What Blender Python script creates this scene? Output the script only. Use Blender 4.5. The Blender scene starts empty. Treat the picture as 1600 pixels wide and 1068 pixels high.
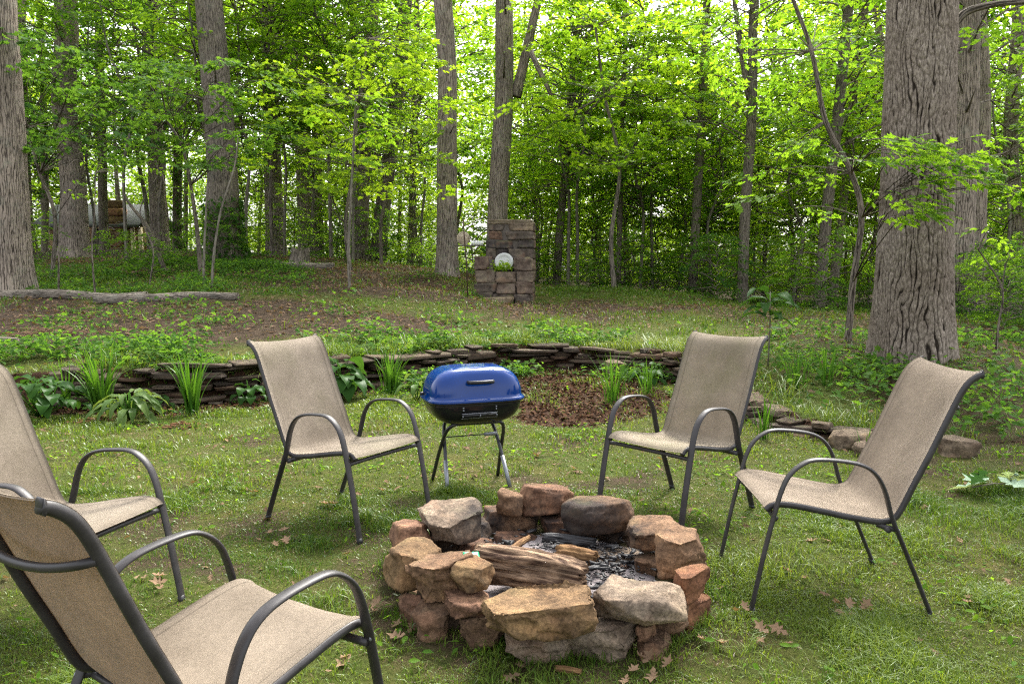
import bpy, bmesh, math, random
import numpy as np
from mathutils import Vector, Matrix

SC = bpy.context.scene
COL = SC.collection
RNG = np.random.default_rng(7)
random.seed(7)
PI = math.pi

# ------------------------------------------------------------------ camera
FPX, CAM_H, PITCH = 1195.0, 1.36, 0.0973
cam_data = bpy.data.cameras.new('camera')
cam_data.sensor_width = 36.0
cam_data.lens = FPX / 1600.0 * 36.0
cam_data.clip_start = 0.05
cam_data.clip_end = 600.0
cam = bpy.data.objects.new('camera', cam_data)
COL.objects.link(cam)
cam.location = (0, 0, CAM_H)
cam.rotation_euler = (PI / 2 - PITCH, 0, 0)
SC.camera = cam

# ------------------------------------------------------------------ sky, sun, exposure
SUN_EL, SUN_AZ = math.radians(52), math.radians(22)      # azimuth measured from +Y towards +X
world = bpy.data.worlds.new('World')
SC.world = world
world.use_nodes = True
wn, wl = world.node_tree.nodes, world.node_tree.links
wn.clear()
wo = wn.new('ShaderNodeOutputWorld')
wb = wn.new('ShaderNodeBackground')
wb.inputs['Strength'].default_value = 0.15
sk = wn.new('ShaderNodeTexSky')
sk.sky_type = 'NISHITA'
sk.sun_disc = False
sk.sun_elevation = SUN_EL
sk.sun_rotation = SUN_AZ
sk.air_density = 1.0
sk.dust_density = 5.0
sk.ozone_density = 1.0
wh = wn.new('ShaderNodeHueSaturation')                    # milky overcast: most of the blue taken out
wh.inputs['Saturation'].default_value = 0.25
wl.new(sk.outputs[0], wh.inputs['Color'])
wl.new(wh.outputs[0], wb.inputs[0])
wl.new(wb.outputs[0], wo.inputs[0])
sun_data = bpy.data.lights.new('sun', 'SUN')
sun_data.energy = 1.5
sun_data.angle = math.radians(14)
sun_data.color = (1.0, 0.95, 0.86)
sun = bpy.data.objects.new('sun', sun_data)
COL.objects.link(sun)
sd_ = Vector((math.sin(SUN_AZ) * math.cos(SUN_EL), math.cos(SUN_AZ) * math.cos(SUN_EL), math.sin(SUN_EL)))
sun.rotation_euler = sd_.to_track_quat('Z', 'Y').to_euler()
sun.location = sd_ * 40
vs = SC.view_settings
vs.view_transform = 'Standard'
vs.look = 'None'
vs.exposure = 2.25
vs.gamma = 1.0
vs.use_curve_mapping = False
SC.render.engine = 'CYCLES'
SC.cycles.max_bounces = 10
SC.cycles.diffuse_bounces = 8
SC.cycles.transmission_bounces = 8
SC.cycles.glossy_bounces = 2
SC.cycles.transparent_max_bounces = 4
SC.cycles.caustics_reflective = False
SC.cycles.caustics_refractive = False
SC.cycles.sample_clamp_indirect = 4.0
SC.cycles.use_denoising = False          # 128 samples of soft light are clean enough; keeps grass, bark and stone crisp
SC.cycles.use_adaptive_sampling = False
SC.cycles.filter_width = 1.25

# ------------------------------------------------------------------ helpers
CP, SP = math.cos(PITCH), math.sin(PITCH)


def at(u, v, y):
    """Point of the place at distance y (metres along +Y) that the photograph shows at pixel u, v."""
    xc, yc = (u - 800.0) / FPX, -(v - 534.0) / FPX
    k = y / (CP + yc * SP)
    return np.array([xc * k, y, CAM_H + (-SP + yc * CP) * k])


def on_lawn(u, v, z=0.0):
    xc, yc = (u - 800.0) / FPX, -(v - 534.0) / FPX
    k = (z - CAM_H) / (-SP + yc * CP)
    return np.array([xc * k, (CP + yc * SP) * k, z])


def hsh(ix, iy, iz, seed):
    h = (ix.astype(np.int64) * 374761393 + iy.astype(np.int64) * 668265263 + iz.astype(np.int64) * 2147483647 + seed * 1274126177) & 0xffffffff
    h = ((h ^ (h >> 13)) * 1274126177) & 0xffffffff
    h = ((h ^ (h >> 16)) * 2246822519) & 0xffffffff
    return ((h ^ (h >> 15)) & 0xffffff) / float(0xffffff)


def vnoise(x, y, z=None, seed=0):
    x = np.asarray(x, float); y = np.asarray(y, float)
    z = np.zeros_like(x) if z is None else np.asarray(z, float)
    xi, yi, zi = np.floor(x), np.floor(y), np.floor(z)
    fx, fy, fz = x - xi, y - yi, z - zi
    fx, fy, fz = [t * t * (3 - 2 * t) for t in (fx, fy, fz)]
    r = 0
    for a in (0, 1):
        for b in (0, 1):
            for c in (0, 1):
                w = (fx if a else 1 - fx) * (fy if b else 1 - fy) * (fz if c else 1 - fz)
                r = r + w * hsh(xi + a, yi + b, zi + c, seed)
    return r


def fbm(x, y, z=None, seed=0, octv=4):
    s, a, t = 0, 0.5, 0
    for o in range(octv):
        k = 2.0 ** o
        s = s + a * vnoise(np.asarray(x) * k, np.asarray(y) * k, None if z is None else np.asarray(z) * k, seed + o)
        t += a
        a *= 0.5
    return s / t


def smooth(a, b, x):
    t = np.clip((x - a) / (b - a), 0, 1)
    return t * t * (3 - 2 * t)


def mesh_from(name, verts, faces, mats=(), tint=None, uv=None, shade=False, extra=None):
    """verts (n,3); faces: array (m,3) or (m,4), or a list of such arrays."""
    me = bpy.data.meshes.new(name)
    verts = np.asarray(verts, np.float32)
    fl = faces if isinstance(faces, list) else [faces]
    fl = [np.asarray(f, np.int32) for f in fl if len(f)]
    loops = np.concatenate([f.ravel() for f in fl])
    tot = np.concatenate([np.full(len(f), f.shape[1], np.int32) for f in fl])
    start = np.concatenate([[0], np.cumsum(tot)[:-1]]).astype(np.int32)
    me.vertices.add(len(verts)); me.vertices.foreach_set('co', verts.ravel())
    me.loops.add(len(loops)); me.loops.foreach_set('vertex_index', loops)
    me.polygons.add(len(tot)); me.polygons.foreach_set('loop_start', start); me.polygons.foreach_set('loop_total', tot)
    if shade:
        me.polygons.foreach_set('use_smooth', np.ones(len(tot), bool))
    if tint is not None:
        at_ = me.attributes.new('tint', 'FLOAT', 'POINT')
        at_.data.foreach_set('value', np.asarray(tint, np.float32))
    for k, val in (extra or {}).items():
        at_ = me.attributes.new(k, 'FLOAT', 'POINT')
        at_.data.foreach_set('value', np.asarray(val, np.float32))
    if uv is not None:
        ul = me.uv_layers.new(name='UVMap')
        ul.data.foreach_set('uv', np.asarray(uv, np.float32)[loops].ravel())
    for m in mats:
        me.materials.append(m)
    me.update(calc_edges=True)
    me.validate()
    return me


def obj(name, me, parent=None, loc=None, rot=None, scale=None):
    o = bpy.data.objects.new(name, me)
    COL.objects.link(o)
    if parent is not None:
        o.parent = parent
    if loc is not None:
        o.location = [float(c) for c in loc]
    if rot is not None:
        o.rotation_euler = rot
    if scale is not None:
        o.scale = scale if hasattr(scale, '__len__') else (scale,) * 3
    return o


def tag(o, label=None, cat=None, group=None, kind=None):
    for k, v in (('label', label), ('category', cat), ('group', group), ('kind', kind)):
        if v:
            o[k] = v
    return o


def thing(name, label, cat, loc=(0, 0, 0), rz=0.0, group=None):
    o = obj(name, None, None, loc, (0, 0, rz))
    return tag(o, label, cat, group)


class MB:
    """collects pieces of ONE part"""
    def __init__(self):
        self.v, self.f3, self.f4, self.n, self.t, self.uv = [], [], [], 0, [], []

    def add(self, v, f, tint=0.5, uv=None):
        v = np.asarray(v, float)
        f = np.asarray(f, int)
        (self.f3 if f.shape[1] == 3 else self.f4).append(f + self.n)
        self.v.append(v); self.n += len(v)
        self.t.append(np.full(len(v), tint) if np.isscalar(tint) else np.asarray(tint))
        self.uv.append(np.zeros((len(v), 2)) if uv is None else uv)
        return self

    def more(self, f):      # extra faces on the last added vertices
        f = np.asarray(f, int) + self.n - len(self.v[-1])
        (self.f3 if f.shape[1] == 3 else self.f4).append(f)
        return self

    def mesh(self, name, mat, shade=True):
        fl = []
        if self.f4: fl.append(np.concatenate(self.f4))
        if self.f3: fl.append(np.concatenate(self.f3))
        return mesh_from(name, np.concatenate(self.v), fl, [mat] if not isinstance(mat, (list, tuple)) else mat,
                         tint=np.concatenate(self.t), uv=np.concatenate(self.uv), shade=shade)


def catmull(P, n):
    P = np.asarray(P, float)
    Q = np.vstack([2 * P[0] - P[1], P, 2 * P[-1] - P[-2]])
    out = []
    for i in range(len(P) - 1):
        p0, p1, p2, p3 = Q[i:i + 4]
        for t in np.linspace(0, 1, n, endpoint=False):
            out.append(0.5 * ((2 * p1) + (-p0 + p2) * t + (2 * p0 - 5 * p1 + 4 * p2 - p3) * t * t + (-p0 + 3 * p1 - 3 * p2 + p3) * t ** 3))
    out.append(P[-1])
    return np.array(out)


def tube(mb, pts, ra, rb=None, n=8, ref=None, caps=True, tint=0.5):
    pts = np.asarray(pts, float)
    m = len(pts)
    ra = np.full(m, ra) if np.isscalar(ra) else np.asarray(ra)
    rb = ra if rb is None else (np.full(m, rb) if np.isscalar(rb) else np.asarray(rb))
    T = np.gradient(pts, axis=0)
    T /= np.linalg.norm(T, axis=1, keepdims=True) + 1e-12
    if ref is None:
        a = np.array([0, 0, 1.0]) if abs(T[0][2]) < 0.9 else np.array([1.0, 0, 0])
        N = np.zeros_like(pts)
        c = a - T[0] * a.dot(T[0]); N[0] = c / np.linalg.norm(c)
        for i in range(1, m):
            c = N[i - 1] - T[i] * N[i - 1].dot(T[i]); N[i] = c / np.linalg.norm(c)
    else:
        N = np.tile(np.asarray(ref, float), (m, 1))
        N = N - T * (N * T).sum(1, keepdims=True); N /= np.linalg.norm(N, axis=1, keepdims=True)
    B = np.cross(T, N)
    an = np.arange(n) * 2 * PI / n
    V = pts[:, None] + N[:, None] * (np.cos(an)[None, :, None] * ra[:, None, None]) + B[:, None] * (np.sin(an)[None, :, None] * rb[:, None, None])
    i = np.arange(m - 1)[:, None] * n; j = np.arange(n)[None]
    j2 = (j + 1) % n
    F = np.stack([i + j, i + j2, i + n + j2, i + n + j], -1).reshape(-1, 4)
    L = np.concatenate([[0], np.cumsum(np.linalg.norm(np.diff(pts, axis=0), axis=1))])
    uv = np.stack([np.tile(an / (2 * PI) * 2 * PI * ra.mean(), (m, 1)), np.tile(L[:, None], (1, n))], -1).reshape(-1, 2)
    Vf = V.reshape(-1, 3)
    if caps:
        Vf = np.vstack([Vf, pts[0], pts[-1]])
        uv = np.vstack([uv, uv[0], uv[-1]])
    mb.add(Vf, F, tint, uv)
    if caps:
        k = m * n
        jj = np.arange(n); jn = (jj + 1) % n
        mb.more(np.stack([np.full(n, k), jn, jj], -1))
        mb.more(np.stack([np.full(n, k + 1), (m - 1) * n + jj, (m - 1) * n + jn], -1))
    return mb


def box_grid(n):
    """unit cube, each face n x n, welded"""
    idx, V, F = {}, [], []
    def vid(p):
        k = tuple(np.round(p, 5))
        if k not in idx:
            idx[k] = len(V); V.append(p)
        return idx[k]
    for ax in range(3):
        for s in (-1, 1):
            for i in range(n):
                for j in range(n):
                    q = []
                    for di, dj in ((0, 0), (1, 0), (1, 1), (0, 1)):
                        p = [0, 0, 0]
                        p[ax] = 0.5 * s
                        p[(ax + 1) % 3] = (i + di) / n - 0.5
                        p[(ax + 2) % 3] = (j + dj) / n - 0.5
                        q.append(vid(p))
                    F.append(q if s > 0 else q[::-1])
    return np.array(V), np.array(F)


BG = {n: box_grid(n) for n in (1, 3, 4, 8)}


def rock(seed, n=8, cut=7, rough=0.03, rnd=0.0, square=False):
    """angular quarried stone in a unit box: a random convex block with broken, bedded sides"""
    r = np.random.default_rng(seed)
    V, F = BG[n]
    D = V / np.linalg.norm(V, axis=1, keepdims=True)
    pl = [(np.array([r.normal(0, .10), r.normal(0, .10), 1.0]), .5), (np.array([r.normal(0, .12), r.normal(0, .12), -1.0]), .5)]
    ns = int(r.integers(5, 8))
    a0 = r.uniform(0, 6.28)
    for i in range(ns):
        a = a0 + (i + r.uniform(-.28, .28)) * 2 * PI / ns
        pl.append((np.array([math.cos(a), math.sin(a), r.normal(0.02, .22)]), r.uniform(.42, .56)))
    if square:
        pl = [(np.array([r.normal(0, .05), r.normal(0, .05), 1.0]), .5), (np.array([r.normal(0, .05), r.normal(0, .05), -1.0]), .5)]
        for i in range(4):
            a = i * PI / 2 + r.normal(0, .09)
            pl.append((np.array([math.cos(a), math.sin(a), r.normal(0, .08)]), r.uniform(.47, .51)))
    for i in range(max(0, cut - 4)):               # knocked off corners
        d = r.normal(size=3); d /= np.linalg.norm(d)
        pl.append((d, r.uniform(.62, .74) if square else r.uniform(.50, .64)))
    R = np.full(len(D), 9.0)
    for nv, dd in pl:
        nv = nv / np.linalg.norm(nv)
        c = D @ nv
        R = np.minimum(R, np.where(c > 1e-3, dd / np.maximum(c, 1e-3), 9.0))
    V = D * R[:, None]
    if rnd > 0:
        V = V * (1 - rnd) + D * .5 * rnd
    off = r.uniform(0, 50, 3)
    f = fbm(V[:, 0] * 4 + off[0], V[:, 1] * 4 + off[1], V[:, 2] * 4 + off[2], seed, 5) - 0.5
    bed = np.abs(fbm(V[:, 0] * 1.6 + off[1], V[:, 1] * 1.6 + off[2], V[:, 2] * 7 + off[0], seed + 9, 3) - 0.5)
    side = 1 - np.abs(D[:, 2])
    V = V + D * (f * rough * 3.2 - bed * rough * 3.2 * side)[:, None]
    V = V - (V.max(0) + V.min(0)) / 2
    V = V / (V.max(0) - V.min(0))
    return V, F


def quarry_stone(seed, size, edge=0.011, slab=True):
    """crisp broken stone: hull of an irregular top and bottom outline, split fine, with stepped bedding and flaked faces"""
    r = np.random.default_rng(seed)
    pts = []
    n = int(r.integers(5, 8))
    a0 = r.uniform(0, 6.28)
    tilt = r.normal(0, .07, 2)
    for lay, zz, sh in ((0, .5, r.uniform(.80, .98)), (1, r.uniform(-.1, .25), 1.0), (2, -.5, r.uniform(.70, .96))):
        for i in range(n):
            a = a0 + (i + r.uniform(-.33, .33)) * 2 * PI / n + lay * .25
            c, s_ = math.cos(a), math.sin(a)
            k = sh * r.uniform(.86, 1.06) * .5 / max(abs(c), abs(s_)) ** .75
            z = zz + (r.uniform(-.05, .03) if lay != 1 else r.uniform(-.15, .15))
            if lay == 0:
                z += c * tilt[0] + s_ * tilt[1]
            pts.append((c * k, s_ * k, z))
    bm = bmesh.new()
    for p in pts:
        bm.verts.new(Vector(p))
    res = bmesh.ops.convex_hull(bm, input=bm.verts)
    bmesh.ops.delete(bm, geom=list({g for g in res['geom_interior'] + res['geom_unused'] if isinstance(g, bmesh.types.BMVert)}), context='VERTS')
    co = np.array([v.co for v in bm.verts])
    lo, hi = co.min(0), co.max(0)
    for v in bm.verts:
        v.co = Vector(((np.array(v.co) - (lo + hi) / 2) / (hi - lo) * size).tolist())
    bmesh.ops.dissolve_limit(bm, angle_limit=.10, verts=bm.verts, edges=bm.edges)
    bmesh.ops.triangulate(bm, faces=bm.faces)
    for it in range(9):
        long_e = [e for e in bm.edges if e.calc_length() > edge * 1.6]
        if not long_e or len(bm.faces) > 9000:
            break
        bmesh.ops.subdivide_edges(bm, edges=long_e, cuts=1, use_grid_fill=False)
        bmesh.ops.triangulate(bm, faces=[f for f in bm.faces if len(f.verts) > 3])
    bm.normal_update()
    V = np.array([v.co for v in bm.verts]); N = np.array([v.normal for v in bm.verts])
    bm.verts.index_update()
    F = np.array([[v.index for v in f.verts] for f in bm.faces])
    bm.free()
    o = r.uniform(0, 60, 3)
    x, y, z = (V + o).T
    m = float(np.mean(size))
    side = np.clip(1.25 - np.abs(N[:, 2]) * 1.3, 0, 1)
    wz = z * 1.0 + (fbm(x * 7, y * 7, z * 7, seed, 3) - .5) * .05
    lay = np.floor(wz / .021)
    bed = (hsh(lay, np.floor(x * 9 + .7 * fbm(x * 11, y * 11, seed=seed)), np.floor(y * 9), seed) - .55) * .016
    flake = np.floor(fbm(x * 8, y * 8, z * 8, seed + 3, 3) * 7) / 7 - .5
    top_flake = np.floor(fbm(x * 5, y * 5, z * 5, seed + 5, 2) * 5) / 5 - .5
    fine = fbm(x * 45, y * 45, z * 45, seed + 7, 3) - .5
    big = fbm(x * 4, y * 4, z * 4, seed + 11, 2) - .5
    d = bed * side + flake * .030 * (.35 + .65 * side) + top_flake * .012 * (1 - side) + fine * .0075 + big * .05 * m / .2
    return V + N * d[:, None], F


# ------------------------------------------------------------------ materials
def new_mat(name):
    m = bpy.data.materials.new(name)
    m.use_nodes = True
    t = m.node_tree
    t.nodes.clear()
    out = t.nodes.new('ShaderNodeOutputMaterial')
    return m, t, out


class NT:
    def __init__(self, t):
        self.t = t
    def n(self, typ, ins=None, **kw):
        nd = self.t.nodes.new('ShaderNode' + typ)
        for k, v in kw.items():
            setattr(nd, k, v)
        for k, v in (ins or {}).items():
            s = nd.inputs[k]
            if isinstance(v, bpy.types.NodeSocket):
                self.t.links.new(v, s)
            else:
                s.default_value = v
        return nd
    def ramp(self, fac, stops, interp='LINEAR'):
        nd = self.t.nodes.new('ShaderNodeValToRGB')
        nd.color_ramp.interpolation = interp
        e = nd.color_ramp.elements
        while len(e) < len(stops):
            e.new(0.5)
        for q, (p, c) in zip(e, stops):
            q.position = p
            q.color = (*c, 1) if len(c) == 3 else c
        self.t.links.new(fac, nd.inputs[0])
        return nd.outputs[0]
    def mix(self, fac, a, b, mode='MIX'):
        nd = self.t.nodes.new('ShaderNodeMix')
        nd.data_type = 'RGBA'
        nd.blend_type = mode
        for i, v in ((0, fac), (6, a), (7, b)):
            if isinstance(v, bpy.types.NodeSocket):
                self.t.links.new(v, nd.inputs[i])
            elif i and len(v) == 3:
                nd.inputs[i].default_value = (*v, 1)
            else:
                nd.inputs[i].default_value = v
        return nd.outputs[2]
    def math(self, op, a, b=0.0, clamp=False):
        nd = self.t.nodes.new('ShaderNodeMath')
        nd.operation = op
        nd.use_clamp = clamp
        for i, v in ((0, a), (1, b)):
            if isinstance(v, bpy.types.NodeSocket):
                self.t.links.new(v, nd.inputs[i])
            else:
                nd.inputs[i].default_value = v
        return nd.outputs[0]
    def noise(self, vec, scale, detail=4, rough=0.55, w=None):
        return self.n('TexNoise', {'Vector': vec, 'Scale': scale, 'Detail': detail, 'Roughness': rough}).outputs[0]


def mat_leaf(name, dark, light, trans=0.45, gloss=0.07, back=None):
    m, t, out = new_mat(name)
    k = NT(t)
    a = k.n('Attribute', attribute_name='tint').outputs['Fac']
    oi = k.n('ObjectInfo').outputs['Random']
    f = k.math('ADD', a, k.math('MULTIPLY', k.math('SUBTRACT', oi, 0.5), 0.35), True)
    c = k.ramp(f, [(0.0, dark), (1.0, light)])
    if back:
        c = k.mix(k.n('NewGeometry').outputs['Backfacing'], c, back)
    d = k.n('BsdfDiffuse', {'Color': c})
    tc = k.mix(1.0, c, (2.0, 1.85, 0.8, 1), 'MULTIPLY')
    tr = k.n('BsdfTranslucent', {'Color': tc})
    s = k.n('MixShader', {0: trans, 1: d.outputs[0], 2: tr.outputs[0]})
    g = k.n('BsdfGlossy', {'Roughness': 0.42, 'Color': (0.9, 0.95, 0.9, 1)})
    lw = k.n('LayerWeight', {'Blend': 0.25}).outputs['Fresnel']
    s2 = k.n('MixShader', {0: k.math('MULTIPLY', lw, gloss * 1.2, True), 1: s.outputs[0], 2: g.outputs[0]})
    t.links.new(s2.outputs[0], out.inputs[0])
    return m


def principled(k, out, color, rough=0.7, metal=0.0, bump=None, bump_d=0.01, bump_s=0.6, spec=0.4, coat=0.0):
    b = k.n('BsdfPrincipled', {'Roughness': rough, 'Metallic': metal, 'Specular IOR Level': spec, 'Coat Weight': coat, 'Coat Roughness': 0.08})
    if isinstance(color, bpy.types.NodeSocket):
        k.t.links.new(color, b.inputs['Base Color'])
    else:
        b.inputs['Base Color'].default_value = (*color, 1)
    if bump is not None:
        bn = k.n('Bump', {'Height': bump, 'Strength': bump_s, 'Distance': bump_d})
        k.t.links.new(bn.outputs[0], b.inputs['Normal'])
    k.t.links.new(b.outputs[0], out.inputs[0])
    return b


def mat_plain(name, color, rough=0.6, metal=0.0, var=0.25, scale=14, bump_d=0.002, spec=0.4, coat=0.0):
    m, t, out = new_mat(name)
    k = NT(t)
    co = k.n('TexCoord').outputs['Object']
    n1 = k.noise(co, scale, 5)
    c = k.mix(k.math('MULTIPLY', n1, 1.0), tuple(x * (1 - var) for x in color), tuple(min(1, x * (1 + var)) for x in color))
    principled(k, out, c, rough, metal, k.noise(co, scale * 4, 4), bump_d, 0.5, spec, coat)
    return m


def mat_stone(name, scale=7.0, soot=False, moss=0.0, pit=None):
    """stone coloured by the object's own colour, with beds, stains and grain"""
    m, t, out = new_mat(name)
    k = NT(t)
    co = k.n('TexCoord').outputs['Object']
    oi = k.n('ObjectInfo')
    sh = k.n('VectorMath', {0: co, 1: k.n('CombineXYZ', {0: oi.outputs['Random'], 1: oi.outputs['Random'], 2: 0.0}).outputs[0]}, operation='ADD').outputs[0]
    sh = k.n('VectorMath', {0: sh, 3: 1.0}, operation='SCALE').outputs[0]
    big = k.noise(sh, scale * 0.45, 4, 0.6)
    mid = k.noise(sh, scale * 1.7, 5, 0.65)
    fine = k.noise(sh, scale * 10, 6, 0.8)
    base = oi.outputs['Color']
    c = k.mix(1.0, base, k.ramp(big, [(0.3, (0.5, 0.44, 0.40)), (0.5, (1, 1, 1)), (0.7, (1.45, 1.4, 1.3))]), 'MULTIPLY')
    c = k.mix(1.0, c, k.ramp(mid, [(0.3, (0.45, 0.43, 0.41)), (0.52, (1, 1, 1)), (0.72, (1.4, 1.35, 1.28))]), 'MULTIPLY')
    c = k.mix(1.0, c, k.ramp(fine, [(0.32, (0.4, 0.4, 0.4)), (0.5, (1, 1, 1)), (0.68, (1.6, 1.58, 1.55))]), 'MULTIPLY')
    rust = k.ramp(k.noise(sh, scale * 0.8, 3), [(0.56, (0, 0, 0)), (0.68, (1, 1, 1))])
    c = k.mix(k.math('MULTIPLY', rust, 0.25), c, (0.20, 0.09, 0.045))
    dk = k.ramp(k.noise(sh, scale * 1.1, 5, 0.7), [(0.6, (0, 0, 0)), (0.74, (1, 1, 1))])
    c = k.mix(k.math('MULTIPLY', dk, 0.75), c, (0.035, 0.027, 0.022))
    if soot:
        geo = k.n('NewGeometry').outputs['Position']
        s = k.ramp(k.noise(geo, 9.0, 5, 0.7), [(0.42, (0, 0, 0)), (0.6, (1, 1, 1))])
        c = k.mix(k.math('MULTIPLY', s, 0.75), c, (0.022, 0.02, 0.021))
    if pit:
        geo = k.n('NewGeometry').outputs['Position']
        rel = k.n('VectorMath', {0: geo, 1: (pit[0], pit[1], 0.0)}, operation='SUBTRACT').outputs[0]
        rel = k.n('VectorMath', {0: rel, 1: (1, 1, 0)}, operation='MULTIPLY').outputs[0]
        rad = k.n('VectorMath', {0: rel}, operation='LENGTH').outputs['Value']
        rad = k.math('ADD', rad, k.math('MULTIPLY', k.math('SUBTRACT', k.noise(geo, 11.0, 5, 0.7), 0.5), 0.45))
        so = k.ramp(rad, [(0.34, (1, 1, 1)), (0.49, (0, 0, 0))])
        c = k.mix(k.math('MULTIPLY', so, 0.85), c, (0.020, 0.018, 0.018))
    if moss > 0:
        up = k.n('SeparateXYZ', {0: k.n('NewGeometry').outputs['Normal']}).outputs[2]
        ms = k.math('MULTIPLY', k.ramp(k.noise(sh, scale * 0.9, 4), [(0.5, (0, 0, 0)), (0.62, (1, 1, 1))]), k.math('MULTIPLY', up, moss, True), True)
        c = k.mix(ms, c, (0.075, 0.10, 0.022))
    hb = k.math('ADD', k.math('MULTIPLY', mid, 0.8), k.math('MULTIPLY', fine, 0.35))
    principled(k, out, c, 0.9, 0, hb, 0.014, 0.9, 0.2)
    return m


def mat_bark(name, c_dark, c_mid, c_light, plate=0.045, tall=0.16, depth=0.02, lichen=0.35):
    m, t, out = new_mat(name)
    k = NT(t)
    uv = k.n('UVMap').outputs[0]
    co = k.n('TexCoord').outputs['Object']
    xy = k.n('SeparateXYZ', {0: uv})
    wn_ = k.noise(k.n('Mapping', {'Vector': uv, 'Scale': (0.35 / plate, 0.55 / tall, 1)}).outputs[0], 1.0, 3, 0.6)
    uu = k.math('ADD', k.math('DIVIDE', xy.outputs[0], plate), k.math('MULTIPLY', wn_, 5.0))
    dv = k.math('SUBTRACT', 0.5, k.math('ABSOLUTE', k.math('SUBTRACT', k.math('FRACT', uu), 0.5)))
    rnd = k.n('TexWhiteNoise', {'W': k.math('FLOOR', uu)}, noise_dimensions='1D').outputs['Value']
    hn = k.noise(k.n('Mapping', {'Vector': uv, 'Scale': (0.8 / plate, 1.0 / tall, 1)}).outputs[0], 1.0, 3, 0.6)
    vv_ = k.math('ADD', k.math('ADD', k.math('DIVIDE', xy.outputs[1], tall), k.math('MULTIPLY', rnd, 7.0)), k.math('MULTIPLY', hn, 1.6))
    dh = k.math('SUBTRACT', 0.5, k.math('ABSOLUTE', k.math('SUBTRACT', k.math('FRACT', vv_), 0.5)))
    e1 = k.ramp(k.math('ADD', dv, k.math('MULTIPLY', k.math('SUBTRACT', hn, 0.5), 0.5)), [(0.0, (0, 0, 0)), (0.22, (1, 1, 1))])
    e2 = k.ramp(dh, [(0.0, (0.35, 0.35, 0.35)), (0.10, (1, 1, 1))])
    fur = k.math('MULTIPLY', e1, e2)
    fine = k.noise(k.n('Mapping', {'Vector': co, 'Scale': (60, 60, 16)}).outputs[0], 1.0, 5, 0.7)
    big = k.noise(co, 1.3, 4, 0.6)
    c = k.mix(fur, c_dark, c_mid)
    c = k.mix(k.math('MULTIPLY', fur, k.ramp(fine, [(0.35, (0, 0, 0)), (0.75, (1, 1, 1))])), c, c_light)
    c = k.mix(1.0, c, k.ramp(big, [(0.3, (0.66, 0.66, 0.66)), (0.7, (1.22, 1.2, 1.18))]), 'MULTIPLY')
    li = k.ramp(k.noise(co, 4.5, 5, 0.7), [(0.52, (0, 0, 0)), (0.68, (1, 1, 1))])
    c = k.mix(k.math('MULTIPLY', li, lichen), c, (0.20, 0.215, 0.17))
    h = k.math('ADD', fur, k.math('MULTIPLY', fine, 0.35))
    principled(k, out, c, 0.92, 0, h, depth, 0.9, 0.15)
    return m


M = {}
M['leaf_mid'] = mat_leaf('leaf_mid_green', (0.060, 0.145, 0.016), (0.178, 0.31, 0.028), 0.62)
M['leaf_bright'] = mat_leaf('leaf_yellow_green', (0.098, 0.205, 0.016), (0.25, 0.37, 0.030), 0.65)
M['leaf_dark'] = mat_leaf('leaf_deep_green', (0.032, 0.090, 0.018), (0.105, 0.205, 0.032), 0.55)
M['leaf_far'] = mat_leaf('leaf_far_green', (0.085, 0.165, 0.018), (0.22, 0.32, 0.036), 0.55)
M['grass'] = mat_leaf('grass_blade', (0.030, 0.085, 0.009), (0.155, 0.205, 0.036), 0.35, 0.04)
M['strap_leaf'] = mat_leaf('strap_leaf', (0.026, 0.084, 0.010), (0.080, 0.175, 0.024), 0.4, 0.03)
M['hosta'] = mat_leaf('broad_leaf', (0.016, 0.050, 0.011), (0.040, 0.092, 0.019), 0.35, 0.012)
M['pale_leaf'] = mat_leaf('pale_backed_leaf', (0.20, 0.29, 0.20), (0.30, 0.39, 0.28), 0.25, 0.06, back=(0.28, 0.37, 0.28))
M['cream_leaf'] = mat_leaf('cream_edged_leaf', (0.03, 0.085, 0.016), (0.12, 0.165, 0.055), 0.35, 0.012)
M['dead_leaf'] = mat_leaf('dead_leaf', (0.055, 0.033, 0.020), (0.27, 0.18, 0.115), 0.15, 0.03)
M['mulch'] = mat_leaf('mulch_chip', (0.018, 0.012, 0.009), (0.155, 0.078, 0.042), 0.02, 0.02)
M['stone'] = mat_stone('sandstone', 8.0, moss=0.12)
M['stone_pit'] = mat_stone('fire_pit_stone', 8.0, moss=0.12, pit=(0.17, 3.30))
M['stone_sooty'] = mat_stone('sandstone_sooty', 8.0, soot=True)
M['stone_wall'] = mat_stone('wall_stone', 7.0, moss=0.35)
M['stone_chimney'] = mat_stone('chimney_stone', 6.0, moss=0.6)
M['bark'] = mat_bark('bark_grey', (0.042, 0.033, 0.027), (0.225, 0.182, 0.148), (0.37, 0.31, 0.26), 0.036, 0.42, 0.014)
M['bark_big'] = mat_bark('bark_plated', (0.030, 0.022, 0.018), (0.180, 0.138, 0.110), (0.31, 0.25, 0.205), 0.042, 0.20, 0.012, 0.2)
M['bark_dark'] = mat_bark('bark_dark', (0.035, 0.028, 0.023), (0.165, 0.136, 0.110), (0.28, 0.24, 0.20), 0.032, 0.36, 0.014, 0.25)
M['bark_smooth'] = mat_bark('bark_smooth', (0.085, 0.070, 0.055), (0.16, 0.14, 0.115), (0.27, 0.245, 0.20), 0.06, 0.30, 0.004, 0.5)
M['log'] = mat_bark('log_grey', (0.020, 0.016, 0.013), (0.15, 0.125, 0.10), (0.33, 0.29, 0.24), 0.03, 0.35, 0.014, 0.3)


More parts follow.
